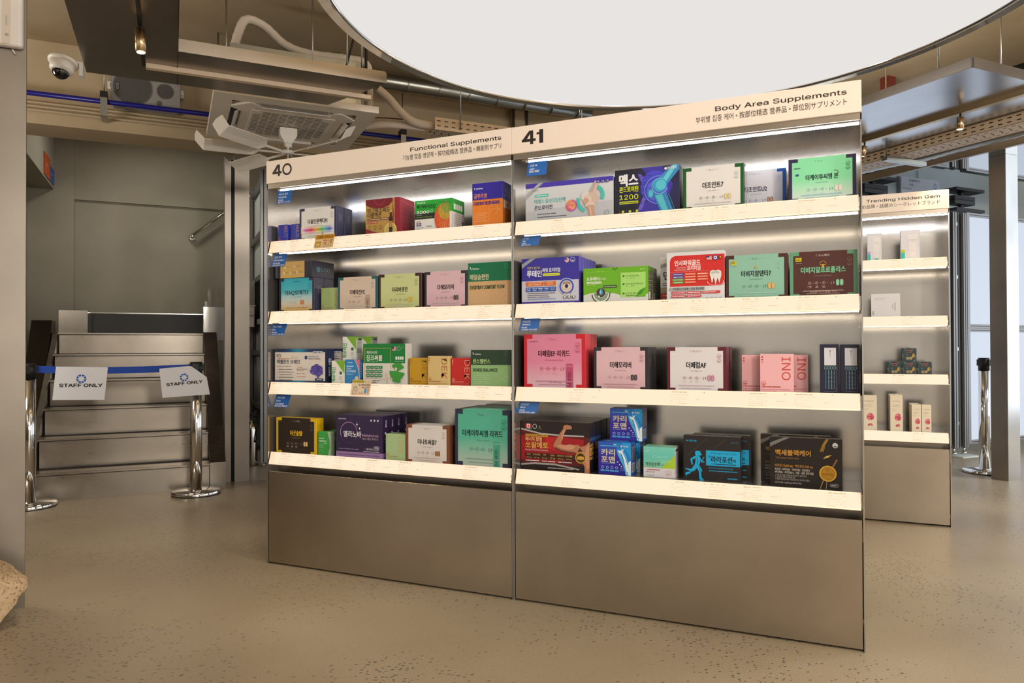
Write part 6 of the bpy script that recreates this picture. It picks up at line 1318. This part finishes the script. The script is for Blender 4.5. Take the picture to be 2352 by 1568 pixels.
area('trough_up_fill', W(4.5, -2.2, 2.31), .3, 14, (1, .93, .82), (0, 0, 1))  # invented uplight on the trough, lightens the ceiling at right
area('stair_fill', W(.6, 1.2, 2.97), .18, 9, (1, .95, .85))  # added fill over the stairs, no fixture there

w = bpy.data.worlds.new('shop_ambient'); SC.world = w; w.use_nodes = True
bg = w.node_tree.nodes['Background']; bg.inputs['Strength'].default_value = 1.
wn, wl = w.node_tree.nodes, w.node_tree.links                 # warm shop behind the camera, cool glow added on the right for bluish steel reflections
wt = wn.new('ShaderNodeTexCoord'); dt = wn.new('ShaderNodeVectorMath'); dt.operation = 'DOT_PRODUCT'; dt.inputs[1].default_value = tuple(E1)
wl.new(wt.outputs['Generated'], dt.inputs[0]); wr = wn.new('ShaderNodeValToRGB'); wl.new(dt.outputs['Value'], wr.inputs['Fac'])
e_ = wr.color_ramp.elements; e_[0].position = .25; e_[0].color = (.74, .68, .60, 1); e_[1].position = .85; e_[1].color = (1.75, 1.88, 2.05, 1)
wl.new(wr.outputs['Color'], bg.inputs['Color'])

cam = bpy.data.cameras.new('camera'); cam.sensor_fit = 'HORIZONTAL'; cam.sensor_width = 36; cam.lens = 36*FPX/2352; cam.clip_start = .02; cam.clip_end = 60
co = bpy.data.objects.new('camera', cam); COL.objects.link(co); SC.camera = co
def cam_rot(yaw, pitch, roll):
    cy, sy, cp, sp = math.cos(yaw), math.sin(yaw), math.cos(pitch), math.sin(pitch)
    fwd = Vector((sy*cp, cy*cp, sp)); r = Vector((cy, -sy, 0)); u = r.cross(fwd); c, s = math.cos(roll), math.sin(roll)
    r2 = r*c+u*s; u2 = u*c-r*s
    return Matrix((r2, u2, -fwd)).transposed().to_euler()
co.location = CAMLOC; co.rotation_euler = cam_rot(YAW, PITCH, ROLL)
SC.view_settings.view_transform = 'Standard'; SC.view_settings.look = 'None'; SC.view_settings.exposure = 0.; SC.view_settings.gamma = 1.; SC.view_settings.use_curve_mapping = False
SC.cycles.use_denoising = True; SC.cycles.max_bounces = 10; SC.cycles.glossy_bounces = 6; SC.cycles.diffuse_bounces = 5; SC.cycles.transmission_bounces = 6; SC.cycles.sample_clamp_indirect = 6.; SC.cycles.caustics_reflective = False; SC.cycles.caustics_refractive = False
SC.cycles.use_light_tree = True
